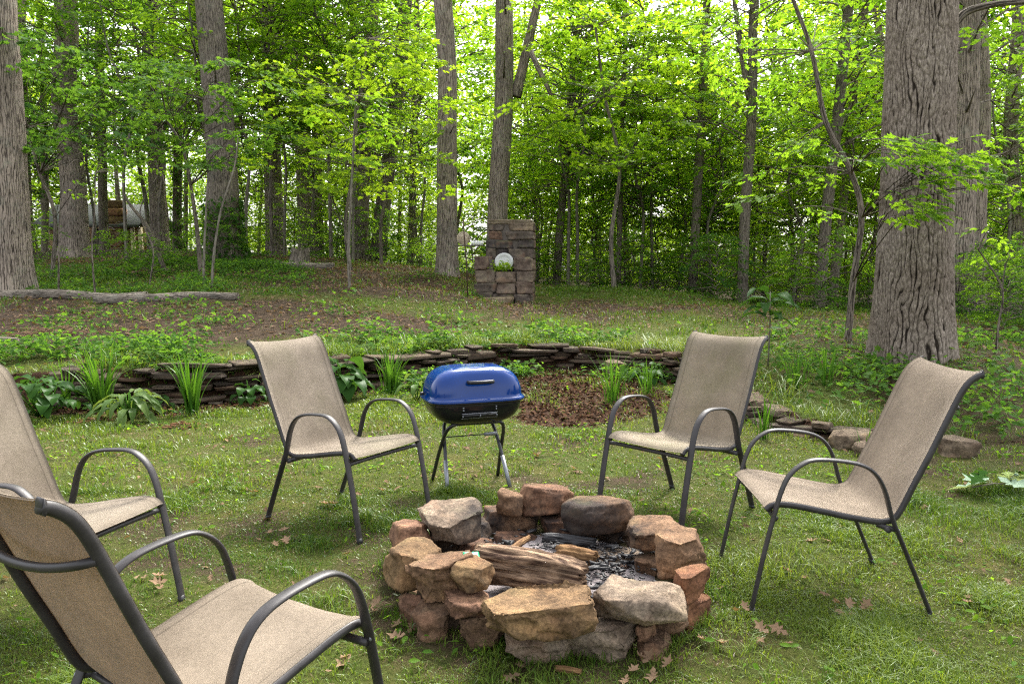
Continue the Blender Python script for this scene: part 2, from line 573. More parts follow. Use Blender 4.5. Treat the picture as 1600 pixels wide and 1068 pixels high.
def mat_wood(name, dark, light, scale=1.0):
    m, t, out = new_mat(name)
    k = NT(t)
    co = k.n('TexCoord').outputs['Object']
    mp = k.n('Mapping', {'Vector': co, 'Scale': (6 * scale, 60 * scale, 60 * scale)}).outputs[0]
    n1 = k.noise(mp, 1.0, 5, 0.65)
    n2 = k.noise(co, 9 * scale, 4)
    c = k.mix(k.ramp(n1, [(0.40, (0, 0, 0)), (0.60, (1, 1, 1))]), dark, light)
    c = k.mix(k.math('MULTIPLY', k.ramp(n2, [(0.5, (0, 0, 0)), (0.7, (1, 1, 1))]), 0.6), c, tuple(x * 0.35 for x in dark))
    principled(k, out, c, 0.85, 0, n1, 0.012, 0.9, 0.2)
    return m


M['wood'] = mat_wood('weathered_wood', (0.055, 0.030, 0.020), (0.33, 0.22, 0.14), 1.0)
M['wood_orange'] = mat_wood('fresh_wood', (0.09, 0.045, 0.02), (0.25, 0.145, 0.065), 1.0)
M['char'] = mat_plain('charcoal', (0.014, 0.014, 0.016), 0.55, 0, 0.5, 30, 0.004)
M['ash'] = mat_plain('ash', (0.21, 0.185, 0.185), 0.95, 0, 0.45, 22, 0.006, 0.1)


def mat_sling():
    m, t, out = new_mat('sling_fabric')
    k = NT(t)
    uv = k.n('UVMap').outputs[0]
    oi = k.n('ObjectInfo')
    co = k.n('VectorMath', {0: k.n('TexCoord').outputs['Object'], 1: k.n('CombineXYZ', {0: k.math('MULTIPLY', oi.outputs['Random'], 9.0), 1: 0.0, 2: 0.0}).outputs[0]}, operation='ADD').outputs[0]
    w1 = k.n('TexWave', {'Vector': uv, 'Scale': 120.0, 'Distortion': 0.6}, bands_direction='X').outputs['Fac']
    w2 = k.n('TexWave', {'Vector': uv, 'Scale': 120.0, 'Distortion': 0.6}, bands_direction='Y').outputs['Fac']
    weave = k.math('MULTIPLY', w1, w2)
    big = k.noise(co, 4.0, 5, 0.65)
    speck = k.noise(co, 75.0, 5, 0.8)
    c = k.mix(k.ramp(big, [(0.35, (0, 0, 0)), (0.68, (1, 1, 1))]), (0.255, 0.210, 0.162), (0.385, 0.325, 0.258))
    c = k.mix(0.45, c, k.ramp(speck, [(0.32, (0.62, 0.61, 0.60)), (0.68, (1.3, 1.29, 1.28))]), 'MULTIPLY')
    c = k.mix(k.math('MULTIPLY', k.math('SUBTRACT', 1.0, weave), 0.25), c, (0.10, 0.08, 0.055))
    mil = k.ramp(k.noise(co, 2.3, 6, 0.75), [(0.45, (0, 0, 0)), (0.72, (1, 1, 1))])
    c = k.mix(k.math('MULTIPLY', mil, k.math('MULTIPLY', oi.outputs['Alpha'], 0.8)), c, (0.175, 0.165, 0.085))
    hy = k.math('ABSOLUTE', k.n('SeparateXYZ', {0: uv}).outputs[1])
    hem = k.math('MULTIPLY', k.math('GREATER_THAN', hy, 0.2025), k.math('LESS_THAN', hy, 0.2065))
    c = k.mix(k.math('MULTIPLY', hem, 0.45), c, (0.07, 0.055, 0.04))
    c = k.mix(1.0, c, oi.outputs['Color'], 'MULTIPLY')
    spot = k.ramp(k.noise(co, 34.0, 2, 0.5), [(0.74, (0, 0, 0)), (0.79, (1, 1, 1))])
    c = k.mix(k.math('MULTIPLY', spot, 0.55), c, (0.05, 0.042, 0.034))
    d = k.n('BsdfPrincipled', {'Base Color': c, 'Roughness': 0.85, 'Specular IOR Level': 0.15, 'Sheen Weight': 0.1})
    bn = k.n('Bump', {'Height': k.math('ADD', weave, speck), 'Strength': 0.3, 'Distance': 0.0015})
    t.links.new(bn.outputs[0], d.inputs['Normal'])
    tr = k.n('BsdfTranslucent', {'Color': k.mix(1.0, c, (1.3, 1.2, 1.05), 'MULTIPLY')})
    s = k.n('MixShader', {0: 0.38, 1: d.outputs[0], 2: tr.outputs[0]})
    t.links.new(s.outputs[0], out.inputs[0])
    return m


M['sling'] = mat_sling()


def mat_frame():
    m, t, out = new_mat('powder_coated_steel')
    k = NT(t)
    co = k.n('TexCoord').outputs['Object']
    n1 = k.noise(co, 11, 5, 0.7)
    n2 = k.noise(co, 70, 3, 0.6)
    c = k.mix(k.ramp(n1, [(0.35, (0, 0, 0)), (0.7, (1, 1, 1))]), (0.026, 0.023, 0.023), (0.044, 0.040, 0.041))
    sc = k.ramp(n2, [(0.70, (0, 0, 0)), (0.76, (1, 1, 1))])
    c = k.mix(k.math('MULTIPLY', sc, 0.5), c, (0.11, 0.105, 0.105))
    b = principled(k, out, c, 0.42, 0.0, n2, 0.0006, 0.4, 0.32)
    t.links.new(k.ramp(n1, [(0.3, (0.34, 0.34, 0.34)), (0.7, (0.52, 0.52, 0.52))]), b.inputs['Roughness'])
    return m


M['frame'] = mat_frame()
M['plastic_black'] = mat_plain('black_plastic', (0.016, 0.016, 0.017), 0.35, 0, 0.2, 20, 0.0005)


def mat_enamel(name, color, speck):
    m, t, out = new_mat(name)
    k = NT(t)
    co = k.n('TexCoord').outputs['Object']
    sp = k.ramp(k.noise(co, 150, 2, 0.4), [(0.70, (0, 0, 0)), (0.74, (1, 1, 1))])
    c = k.mix(k.math('MULTIPLY', sp, 0.5), (*color, 1), (*speck, 1))
    n1 = k.noise(co, 6, 4)
    b = principled(k, out, c, 0.16, 0.0, k.noise(co, 9, 2), 0.0012, 0.25, 0.35, 0.0)
    t.links.new(k.ramp(n1, [(0.35, (0.04, 0.04, 0.04)), (0.7, (0.11, 0.11, 0.11))]), b.inputs['Roughness'])
    return m


M['enamel_blue'] = mat_enamel('blue_enamel', (0.0012, 0.027, 0.150), (0.015, 0.07, 0.32))
M['enamel_black'] = mat_enamel('black_enamel', (0.008, 0.008, 0.009), (0.10, 0.10, 0.10))
M['tube_black'] = mat_plain('black_tube', (0.014, 0.014, 0.016), 0.33, 0, 0.3, 20, 0.0006, 0.5)
M['steel'] = mat_plain('galvanised_steel', (0.22, 0.23, 0.25), 0.45, 0.6, 0.25, 40, 0.0008)
M['white_enamel'] = mat_plain('white_enamel', (0.45, 0.45, 0.43), 0.35, 0, 0.12, 12, 0.0008)
M['mortar'] = mat_plain('mortar', (0.085, 0.072, 0.06), 0.95, 0, 0.4, 12, 0.012, 0.1)
M['soil'] = mat_plain('soil', (0.055, 0.037, 0.025), 0.95, 0, 0.5, 12, 0.01, 0.1)
M['green_plastic'] = mat_plain('green_foil', (0.02, 0.33, 0.14), 0.3, 0, 0.25, 30, 0.001)
M['print_white'] = mat_plain('white_print', (0.7, 0.8, 0.72), 0.4, 0, 0.1, 30, 0.0005)
M['pale_wood'] = mat_wood('pale_wood', (0.33, 0.25, 0.16), (0.62, 0.53, 0.40), 0.8)
M['white_paint'] = mat_plain('white_paint', (0.72, 0.72, 0.70), 0.6, 0, 0.12, 12, 0.001)
M['roof'] = mat_plain('grey_shingle', (0.075, 0.078, 0.08), 0.9, 0, 0.3, 5, 0.02)
M['cabin_wall'] = mat_plain('cabin_stone', (0.26, 0.17, 0.09), 0.9, 0, 0.6, 3.5, 0.05)
M['rust'] = mat_plain('rusty_iron', (0.055, 0.030, 0.020), 0.7, 0.3, 0.4, 30, 0.001)
M['dark_gap'] = mat_plain('dark_board', (0.03, 0.026, 0.022), 0.8, 0, 0.3, 8, 0.004)

# ------------------------------------------------------------------ ground: lawn, dry stone wall line, rising terrace
WALL_PX = [(-420, 7.2), (-200, 7.25), (0, 7.35), (150, 7.35), (300, 7.4), (400, 7.75), (540, 8.4), (650, 8.95), (760, 9.7), (870, 10.1), (960, 9.85),
           (1060, 9.0), (1120, 8.0), (1175, 6.9), (1230, 6.3), (1290, 6.05), (1350, 5.95)]
WALL = np.array([[(u - 800) / FPX * d * 0.995, d] for u, d in WALL_PX])
WALL_C = catmull(np.c_[WALL, np.zeros(len(WALL))], 8)[:, :2]
LINE = np.vstack([[-80, 6.5], [-20, 7.0], WALL_C, [4.2, 5.7], [8, 4.6], [80, -20]])


def wall_sd(x, y):
    """signed distance to the wall line, positive on the terrace side"""
    x = np.asarray(x, float).ravel(); y = np.asarray(y, float).ravel()
    best = np.full(x.shape, 1e9); sg = np.ones(x.shape); along = np.zeros(x.shape)
    L = 0
    for a, b in zip(LINE[:-1], LINE[1:]):
        d = b - a
        ll = np.hypot(*d)
        t = np.clip(((x - a[0]) * d[0] + (y - a[1]) * d[1]) / (ll * ll), 0, 1)
        px, py = a[0] + t * d[0], a[1] + t * d[1]
        dd = np.hypot(x - px, y - py)
        cr = d[0] * (y - a[1]) - d[1] * (x - a[0])
        m = dd < best
        best = np.where(m, dd, best)
        sg = np.where(m, np.where(cr > 0, 1, -1), sg)
        along = np.where(m, L + t * ll, along)
        L += ll
    return best * sg, along


# heights of the terrace read off the photograph: pixel u, v and distance
HP = [(-300, 590, 7.5), (0, 582, 7.6), (300, 573, 7.6), (420, 566, 8.0), (540, 560, 8.6), (650, 553, 9.2), (760, 543, 9.9), (870, 539, 10.3), (960, 545, 10.0), (1060, 555, 9.2),
      (1130, 585, 8.1), (1190, 625, 6.9), (1250, 648, 6.3), (1330, 672, 6.1), (1420, 690, 6.0), (1550, 690, 5.9), (1700, 690, 5.8),
      (0, 520, 9.6), (200, 515, 9.6), (420, 515, 9.8), (650, 508, 11.0), (850, 512, 11.8), (1000, 515, 11.5), (1120, 530, 10.2), (1240, 570, 8.2), (1330, 570, 8.2), (1425, 552, 8.2), (1560, 590, 7.6), (1700, 620, 7.3),
      (-200, 470, 12.5), (10, 462, 12.8), (200, 462, 12.8), (370, 455, 13.2), (560, 455, 13.6), (700, 462, 14.0), (790, 470, 15.0), (900, 475, 14.5), (1050, 480, 14.2), (1180, 500, 12.5), (1290, 520, 11.2), (1490, 505, 12.0), (1700, 540, 11.0),
      (100, 410, 22.0), (350, 412, 19.5), (560, 408, 22.0), (700, 430, 18.6), (780, 442, 19.0), (880, 452, 18.5), (1000, 455, 18.0), (1090, 468, 17.5), (1250, 490, 16.5), (1500, 500, 16.0), (1750, 520, 15.0),
      (-300, 415, 22.0), (200, 392, 28.0), (500, 402, 29.0), (700, 430, 27.0), (1000, 470, 26.0), (1300, 480, 26.0), (1700, 490, 26.0),
      (200, 402, 40.0), (600, 420, 45.0), (1000, 440, 45.0), (1500, 445, 45.0), (-600, 405, 40.0), (2300, 450, 40.0)]
CPT = np.array([at(u, v, d) for u, v, d in HP])
CPT = np.vstack([CPT, [[-60, 80, 0.6], [0, 90, 0.2], [60, 80, -0.5], [-60, 20, 1.6], [60, 15, -0.4], [-40, 8, 0.8], [30, 6, 0.0]]])


def tps_fit(P, reg=0.03):
    n = len(P)
    d2 = ((P[:, None, :2] - P[None, :, :2]) ** 2).sum(-1)
    K = 0.5 * d2 * np.log(d2 + 1e-9) + reg * np.eye(n)
    Q = np.c_[np.ones(n), P[:, :2]]
    A = np.block([[K, Q], [Q.T, np.zeros((3, 3))]])
    return np.linalg.solve(A, np.concatenate([P[:, 2], np.zeros(3)]))


TPS_W = tps_fit(CPT)


def terrace(x, y):
    out = np.empty(len(x))
    for s in range(0, len(x), 20000):
        X = np.c_[x[s:s + 20000], y[s:s + 20000]]
        d2 = ((X[:, None] - CPT[None, :, :2]) ** 2).sum(-1)
        out[s:s + 20000] = (0.5 * d2 * np.log(d2 + 1e-9)) @ TPS_W[:len(CPT)] + TPS_W[-3] + X @ TPS_W[-2:]
    return np.clip(out, -1.5, 2.6)


def ground_z(x, y):
    x = np.atleast_1d(np.asarray(x, float)); y = np.atleast_1d(np.asarray(y, float))
    sh = x.shape
    x, y = x.ravel(), y.ravel()
    sd, _ = wall_sd(x, y)
    w = smooth(0.02, 0.16, sd)
    z = terrace(x, y) * w
    z = z + (fbm(x * 0.8, y * 0.8, seed=3) - 0.5) * (0.05 + 0.10 * smooth(0.3, 3, sd)) + (fbm(x * 5, y * 5, seed=5) - 0.5) * 0.03
    z = z - 0.03 * smooth(0.55, 0.1, np.hypot(x - 0.17, y - 3.3))     # burnt hollow of the fire pit
    return z.reshape(sh)


def gz(x, y):
    return float(ground_z([x], [y])[0])


def mulch_mask(x, y):
    sd, al = wall_sd(x, y)
    n = fbm(x * 1.2, y * 1.2, seed=21) - 0.5
    wid = 0.62 + n * 1.0 - 0.35 * smooth(1.4, 2.0, x)
    near = smooth(wid, wid - 0.45, -sd)
    ell = np.hypot((x - 0.62) / 0.95, (y - 8.3) / 1.9) + n * 0.9
    return np.maximum(near, smooth(1.08, 0.75, ell)) * (sd < 0.15) * (np.abs(x) < 6)


def dirt_mask(x, y):
    """bare brown earth and leaf litter (1) against grass (0)"""
    sd, al = wall_sd(x, y)
    n = fbm(x * 0.55 + 3, y * 0.55, seed=31, octv=5)
    t = smooth(0.5, 2.0, sd)
    left = smooth(1.0, -3.0, x)
    slope = smooth(0.62, 0.40, n - 0.14 * left - 0.10 * smooth(14, 19, y)) * t
    slope = 1 - smooth(0.36, 0.62, n + 0.08 - 0.16 * left - 0.22 * smooth(16, 20, y))
    bank = np.exp(-((y - 10.9) / 1.2) ** 2) * smooth(0.2, -1.5, x) * 0.8
    woods = smooth(17.5, 20, y) * 0.6
    bank = np.maximum(bank, smooth(-.36, -.27, x / np.maximum(y, .1)) * smooth(-.04, -.12, x / np.maximum(y, .1)) * smooth(12.2, 14, y) * .85)
    rightw = smooth(3.0, 3.8, x) * smooth(4.6, 5.3, y) * 0.6
    lawn = smooth(0.60, 0.75, fbm(x * 1.5, y * 1.5, seed=41, octv=4)) * 0.65
    pit = smooth(1.25, 0.7, np.hypot(x - 0.17, y - 3.3)) * 0.6
    return np.clip(np.maximum.reduce([slope * t, (bank + slope * 0.5) * t, woods, rightw, np.maximum(lawn, pit) * (1 - t)]), 0, 1)


def axis(segs):
    out = [segs[0][0]]
    for a, b, st in segs:
        n = max(1, int(round((b - a) / st)))
        out += list(np.linspace(a, b, n + 1)[1:])
    return np.array(out)


gx = axis([(-140, -40, 10), (-40, -16, 2), (-16, -8, 0.5), (-8, 8, 0.085), (8, 16, 0.5), (16, 40, 2), (40, 140, 10)])
gy = axis([(-60, -10, 5), (-10, 1.2, 0.6), (1.2, 12, 0.085), (12, 24, 0.25), (24, 50, 1.0), (50, 140, 8)])
GX, GY = np.meshgrid(gx, gy)
gv = np.c_[GX.ravel(), GY.ravel(), ground_z(GX, GY).ravel()]
nx_, ny_ = len(gx), len(gy)
ii = (np.arange(ny_ - 1)[:, None] * nx_ + np.arange(nx_ - 1)[None]).ravel()
gf = np.stack([ii, ii + 1, ii + nx_ + 1, ii + nx_], -1)


def mat_ground():
    m, t, out = new_mat('ground_cover')
    k = NT(t)
    co = k.n('TexCoord').outputs['Object']
    mul = k.n('Attribute', attribute_name='mulch').outputs['Fac']
    dr = k.n('Attribute', attribute_name='dirt').outputs['Fac']
    n_big = k.noise(co, 1.1, 4)
    n_mid = k.noise(co, 8.0, 5, 0.65)
    n_fin = k.noise(co, 90.0, 6, 0.85)
    moss = k.mix(k.ramp(n_mid, [(0.32, (0, 0, 0)), (0.7, (1, 1, 1))]), (0.034, 0.042, 0.010), (0.125, 0.115, 0.030))
    moss = k.mix(k.ramp(n_big, [(0.35, (0, 0, 0)), (0.7, (1, 1, 1))]), moss, (0.060, 0.088, 0.014))
    moss = k.mix(0.8, moss, k.ramp(n_fin, [(0.3, (0.2, 0.2, 0.2)), (0.7, (1.7, 1.7, 1.7))]), 'MULTIPLY')
    earth = k.mix(k.ramp(n_mid, [(0.3, (0, 0, 0)), (0.7, (1, 1, 1))]), (0.020, 0.014, 0.010), (0.078, 0.056, 0.037))
    earth = k.mix(0.9, earth, k.ramp(n_fin, [(0.3, (0.25, 0.25, 0.25)), (0.68, (1.8, 1.7, 1.6))]), 'MULTIPLY')
    f = k.math('ADD', k.math('ADD', dr, k.math('MULTIPLY', k.math('SUBTRACT', n_mid, 0.5), 1.3)), k.math('MULTIPLY', k.math('SUBTRACT', n_fin, 0.5), 1.6), True)
    c = k.mix(k.ramp(f, [(0.25, (0, 0, 0)), (0.75, (1, 1, 1))]), moss, earth)
    mu = k.mix(k.ramp(n_fin, [(0.35, (0, 0, 0)), (0.7, (1, 1, 1))]), (0.018, 0.012, 0.009), (0.10, 0.048, 0.026))
    fm = k.math('ADD', k.math('ADD', mul, k.math('MULTIPLY', k.math('SUBTRACT', n_mid, 0.5), 1.2)), k.math('MULTIPLY', k.math('SUBTRACT', n_fin, 0.5), 1.0), True)
    c = k.mix(k.ramp(fm, [(0.35, (0, 0, 0)), (0.6, (1, 1, 1))]), c, mu)
    principled(k, out, c, 0.95, 0, k.math('ADD', k.math('MULTIPLY', n_mid, 0.6), n_fin), 0.03, 0.8, 0.1)
    return m


M['ground'] = mat_ground()
g_me = mesh_from('ground', gv, gf, [M['ground']], shade=True, extra={'mulch': mulch_mask(gv[:, 0], gv[:, 1]), 'dirt': dirt_mask(gv[:, 0], gv[:, 1])})
tag(obj('ground', g_me), 'mossy lawn rising to a leaf strewn wooded terrace', None, None, 'structure')


def in_view(x, y, margin=1.0):
    return (np.abs(x) < 0.69 * np.maximum(y, 0) + margin)


# ------------------------------------------------------------------ dry stone retaining wall
WR = [rock(900 + i, 4, 5, 0.05, 0, True) for i in range(12)]
WALL_MESH = [mesh_from('wall_stone', v, f, [M['stone_wall']], shade=False) for v, f in WR]
STONE_COLS = [(0.105, 0.075, 0.055), (0.135, 0.098, 0.072), (0.085, 0.065, 0.052), (0.16, 0.12, 0.09), (0.115, 0.088, 0.07), (0.14, 0.085, 0.06)]


def col(o, c, a=1.0):
    o.color = (c[0], c[1], c[2], a)
    return o


wall = thing('stone_wall', 'low dry stacked brown stone retaining wall curving along the back of the lawn', 'wall', (WALL_C[60][0], WALL_C[60][1], 0))
wseg = np.diff(WALL_C, axis=0)
wlen = np.concatenate([[0], np.cumsum(np.hypot(*wseg.T))])
rw = random.Random(4)


def wall_at(s):
    i = int(np.clip(np.searchsorted(wlen, s) - 1, 0, len(wseg) - 1))
    t = (s - wlen[i]) / (wlen[i + 1] - wlen[i])
    p = WALL_C[i] + wseg[i] * t
    return p, math.atan2(wseg[i][1], wseg[i][0])


s_start = wlen[8 * 2 + 2]
s_end = wlen[-1]
zc = np.full(2000, -0.02)
sgrid = np.linspace(0, wlen[-1] + 0.6, 2000)
wtop = np.array([gz(*(wall_at(s)[0] + np.array([-math.sin(wall_at(s)[1]), math.cos(wall_at(s)[1])]) * 0.35)) for s in np.linspace(0, wlen[-1], 120)])
wtop = np.interp(sgrid, np.linspace(0, wlen[-1], 120), wtop)
n_st = 0
for course in range(12):
    s = s_start + rw.uniform(0, 0.3)
    while s < s_end - 0.05 and n_st < 300:
        ln = rw.choice((.16, .24, .32, .45, .6, .75)) * rw.uniform(.85, 1.15)
        h = rw.choice((.028, .034, .04, .046, .054, .066)) * rw.uniform(.85, 1.15)
        m = (sgrid >= s) & (sgrid <= s + ln)
        base = zc[m].max() if m.any() else 0
        lim = wtop[m].mean() + rw.choice((-.07, -.03, -.01, .015))
        if base < lim - 0.015 and rw.random() < 0.97:
            p, a = wall_at(s + ln / 2)
            nrm = np.array([-math.sin(a), math.cos(a)])
            dep = rw.uniform(0.20, 0.30)
            pp = p + nrm * (0.06 + rw.uniform(-0.06, 0.05) + 0.05 * (base / 0.4))
            o = obj('stone', WALL_MESH[rw.randrange(10)], wall, (pp[0] - wall.location[0], pp[1] - wall.location[1], base + h / 2),
                    (rw.uniform(-.10, .10), rw.uniform(-.05, .05), a + rw.uniform(-.13, .13) + (PI if rw.random() < .5 else 0)), (ln * 1.05, dep, h * 1.2))
            c = rw.choice(STONE_COLS); q = rw.uniform(0.45, 0.9)
            col(o, [x * q for x in c])
            zc[m] = base + h
            n_st += 1
        s += ln + rw.uniform(-0.01, 0.02)
print('wall stones', n_st)

# loose bigger stones at the wall's right end
for (u, v, d, w, h, dp, rz, lab) in [(1330, 690, 5.75, 0.34, 0.14, 0.26, 0.3, 'flat mossy brown stone lying at the low end of the wall behind the right chair'),
                                     (1495, 705, 5.5, 0.30, 0.16, 0.24, -0.2, 'brown stone lying beside the back of the rightmost chair'),
                                     (1352, 716, 5.5, 0.22, 0.10, 0.16, 0.8, 'small dark stone half sunk below the flat mossy stone'),
                                     (960, 592, 9.6, 0.3, 0.22, 0.2, 0.2, 'squarish brown boulder at the foot of the wall behind the grass clump')]:
    p = at(u, v, d)
    vv, ff = quarry_stone(int(u), np.array([w, dp, h]), 0.02)
    o = obj('loose_stone', mesh_from('loose_stone', vv, ff, [M['stone']], shade=False), None, (p[0], p[1], gz(p[0], p[1]) + h * 0.36), (0.05, -0.04, rz))
    col(o, (0.14, 0.105, 0.072)); tag(o, lab, 'stone', 'loose stones near the wall')

# ------------------------------------------------------------------ fire pit
PIT = np.array([0.17, 3.30])
pit = thing('fire_pit', 'round fire pit ring of stacked rough sandstone blocks on the lawn', 'fire pit', (PIT[0], PIT[1], 0))
TAN, YEL, RED, GRY, BRN, RST, DRK = (0.185, 0.112, 0.066), (0.165, 0.104, 0.054), (0.155, 0.086, 0.054), (0.185, 0.143, 0.106), (0.135, 0.083, 0.052), (0.165, 0.078, 0.042), (0.085, 0.060, 0.042)
# u0, u1, v_top_back, v_bottom_front, z_bottom, z_top, depth, colour, yaw, sooty
PS = [
    (750, 928, 912, 990, .125, .235, .21, YEL, .06, 0), (928, 1078, 906, 974, .125, .225, .22, GRY, -.12, 0),
    (694, 773, 872, 924, .17, .265, .15, YEL, .5, 0), (626, 742, 850, 942, .10, .255, .22, TAN, .35, 0),
    (596, 688, 836, 918, .09, .235, .20, YEL, .15, 0), (602, 668, 818, 858, .09, .20, .18, RED, .2, 0),
    (652, 758, 776, 852, .10, .245, .28, GRY, .35, 0), (774, 817, 769, 804, .115, .225, .14, TAN, .1, 0),
    (812, 894, 757, 801, .115, .25, .20, RED, -.1, 0), (884, 992, 777, 832, .09, .23, .19, BRN, -.12, 0),
    (982, 1068, 811, 860, .10, .22, .19, TAN, -.25, 0), (1032, 1109, 830, 903, .10, .265, .22, TAN, -.6, 0),
    (1060, 1120, 891, 942, .115, .225, .17, RST, -.7, 0),
    (788, 906, 976, 1040, -.02, .13, .20, GRY, .05, 0), (884, 1002, 962, 1037, -.02, .125, .20, GRY, -.05, 0),
    (998, 1040, 962, 1002, .055, .125, .12, RED, -.3, 0), (1000, 1063, 988, 1038, -.03, .055, .18, BRN, -.4, 0),
    (1026, 1092, 942, 1003, -.01, .125, .16, BRN, -.5, 0), (1074, 1123, 923, 990, -.02, .12, .16, RST, -.9, 0),
    (638, 712, 936, 1008, -.03, .115, .16, BRN, .45, 0), (708, 792, 948, 1024, -.03, .125, .16, BRN, .2, 0),
    (616, 656, 915, 992, -.03, .11, .16, RED, .7, 0), (687, 770, 913, 962, .105, .165, .17, RED, .3, 0),
    (594, 640, 868, 930, -.03, .10, .16, DRK, .5, 0), (604, 668, 842, 880, -.03, .09, .2, DRK, .3, 0),
    (756, 842, 799, 840, -.03, .115, .16, BRN, .1, 1), (842, 890, 796, 828, -.03, .115, .16, RED, -.1, 1),
    (852, 938, 818, 853, -.04, .09, .16, RED, -.1, 1), (936, 994, 822, 858, -.03, .095, .16, DRK, -.2, 1),
    (984, 1040, 838, 876, -.03, .10, .17, BRN, -.4, 1), (700, 770, 800, 862, -.03, .10, .16, DRK, .4, 1),
    (1030, 1062, 868, 900, -.03, .09, .14, TAN, -.5, 1), (998, 1046, 876, 910, -.03, .075, .12, TAN, -.2, 0),
    (1055, 1108, 868, 920, -.03, .11, .16, DRK, -.6, 0), (664, 720, 838, 868, -.03, .07, .14, DRK, .4, 1),
    (896, 948, 872, 900, -.04, .035, .13, RED, .2, 1), (946, 996, 880, 908, -.04, .03, .10, RED, -.2, 1),
    (924, 1014, 846, 892, -.04, .05, .13, GRY, -.25, 1), (716, 766, 854, 874, -.03, .05, .1, RED, .2, 1),
    (770, 842, 828, 862, -.04, .04, .14, RED, .0, 1),
    (676, 736, 930, 985, -.03, .10, .14, DRK, .1, 0), (756, 820, 950, 1000, -.03, .11, .14, DRK, .1, 0), (980, 1030, 950, 1000, -.03, .10, .14, DRK, -.2, 0),
    (640, 690, 905, 950, -.02, .10, .16, DRK, .5, 0), (1060, 1100, 905, 950, -.02, .11, .14, DRK, -.6, 0), (905, 935, 960, 985, .06, .125, .12, DRK, 0, 0),
]
for i, (u0, u1, vt, vb, z0, z1, dp, c, rz, soot) in enumerate(PS):
    fr = on_lawn((u0 + u1) / 2, vb, z0 + 0.01)                     # foot of the front face
    d = fr[1]
    w = (u1 - u0) / FPX * (d + dp * 0.4)
    w = max(0.06, (w - abs(math.sin(rz)) * dp * 0.35))
    cx = ((u0 + u1) / 2 - 800) / FPX * (d + dp * 0.45) * 0.995
    cy = d + dp * 0.45
    vv, ff = quarry_stone(100 + i * 7, np.array([w * 1.07, dp * 1.12, (z1 - z0) * 1.06]), 0.010 if d < 3.2 else 0.014)
    o = obj('stone', mesh_from('pit_stone', vv, ff, [M['stone_sooty' if soot else 'stone_pit']], shade=False), pit,
            (cx - PIT[0], cy - PIT[1], (z0 + z1) / 2), (random.uniform(-.05, .05), random.uniform(-.05, .05), rz))
    q = random.uniform(0.9, 1.12)
    col(o, [x * q for x in c])
PS_DONE = True

# floor of ash with charcoal
an = np.linspace(0, 2 * PI, 40, endpoint=False)
rr = np.linspace(0.0, 0.56, 14)
R_, A_ = np.meshgrid(rr, an, indexing='ij')
ax_, ay_ = R_ * np.cos(A_), R_ * np.sin(A_)
az_ = 0.012 + 0.035 * (fbm(ax_ * 9, ay_ * 9, seed=77) - 0.35) - 0.05 * smooth(0.44, 0.56, R_)
av = np.c_[ax_.ravel() + PIT[0], ay_.ravel() + PIT[1], az_.ravel()]
i0 = np.arange(13)[:, None] * 40; j0 = np.arange(40)[None]
af = np.stack([i0 + j0, i0 + 40 + j0, i0 + 40 + (j0 + 1) % 40, i0 + (j0 + 1) % 40], -1).reshape(-1, 4)
tag(obj('ash_bed', mesh_from('ash_bed', av, af, [M['ash']], shade=True)), 'grey ash covering the floor of the fire pit', 'ash', None, 'stuff')
mb = MB()
rc = np.random.default_rng(5)
for k_ in range(620):
    if k_ < 380:
        x, y = PIT[0] + rc.normal(0.24, 0.10), PIT[1] + rc.normal(-0.05, 0.17)
    else:
        x, y = PIT[0] + rc.normal(0.0, 0.2), PIT[1] + rc.normal(0.2, 0.12)
    if math.hypot(x - PIT[0], y - PIT[1]) > 0.52:
        continue
    vv, ff = BG[1]
    s_ = rc.uniform(0.003, 0.008) if k_ % 9 else rc.uniform(.010, .017)
    V = (vv + rc.normal(0, 0.22, vv.shape)) * np.array([s_ * rc.uniform(1.5, 4.0), s_ * rc.uniform(.8, 1.6), s_ * 0.7])
    a_ = rc.uniform(0, PI)
    V = V @ np.array([[math.cos(a_), math.sin(a_), 0], [-math.sin(a_), math.cos(a_), 0], [0, 0, 1]])
    mb.add(V + np.array([x, y, 0.03 + s_ * 0.3 + rc.uniform(0, 0.03)]), ff)
tag(obj('charcoal', mb.mesh('charcoal', M['char'], False)), 'black broken charcoal pieces lying in the ash', 'charcoal', None, 'stuff')


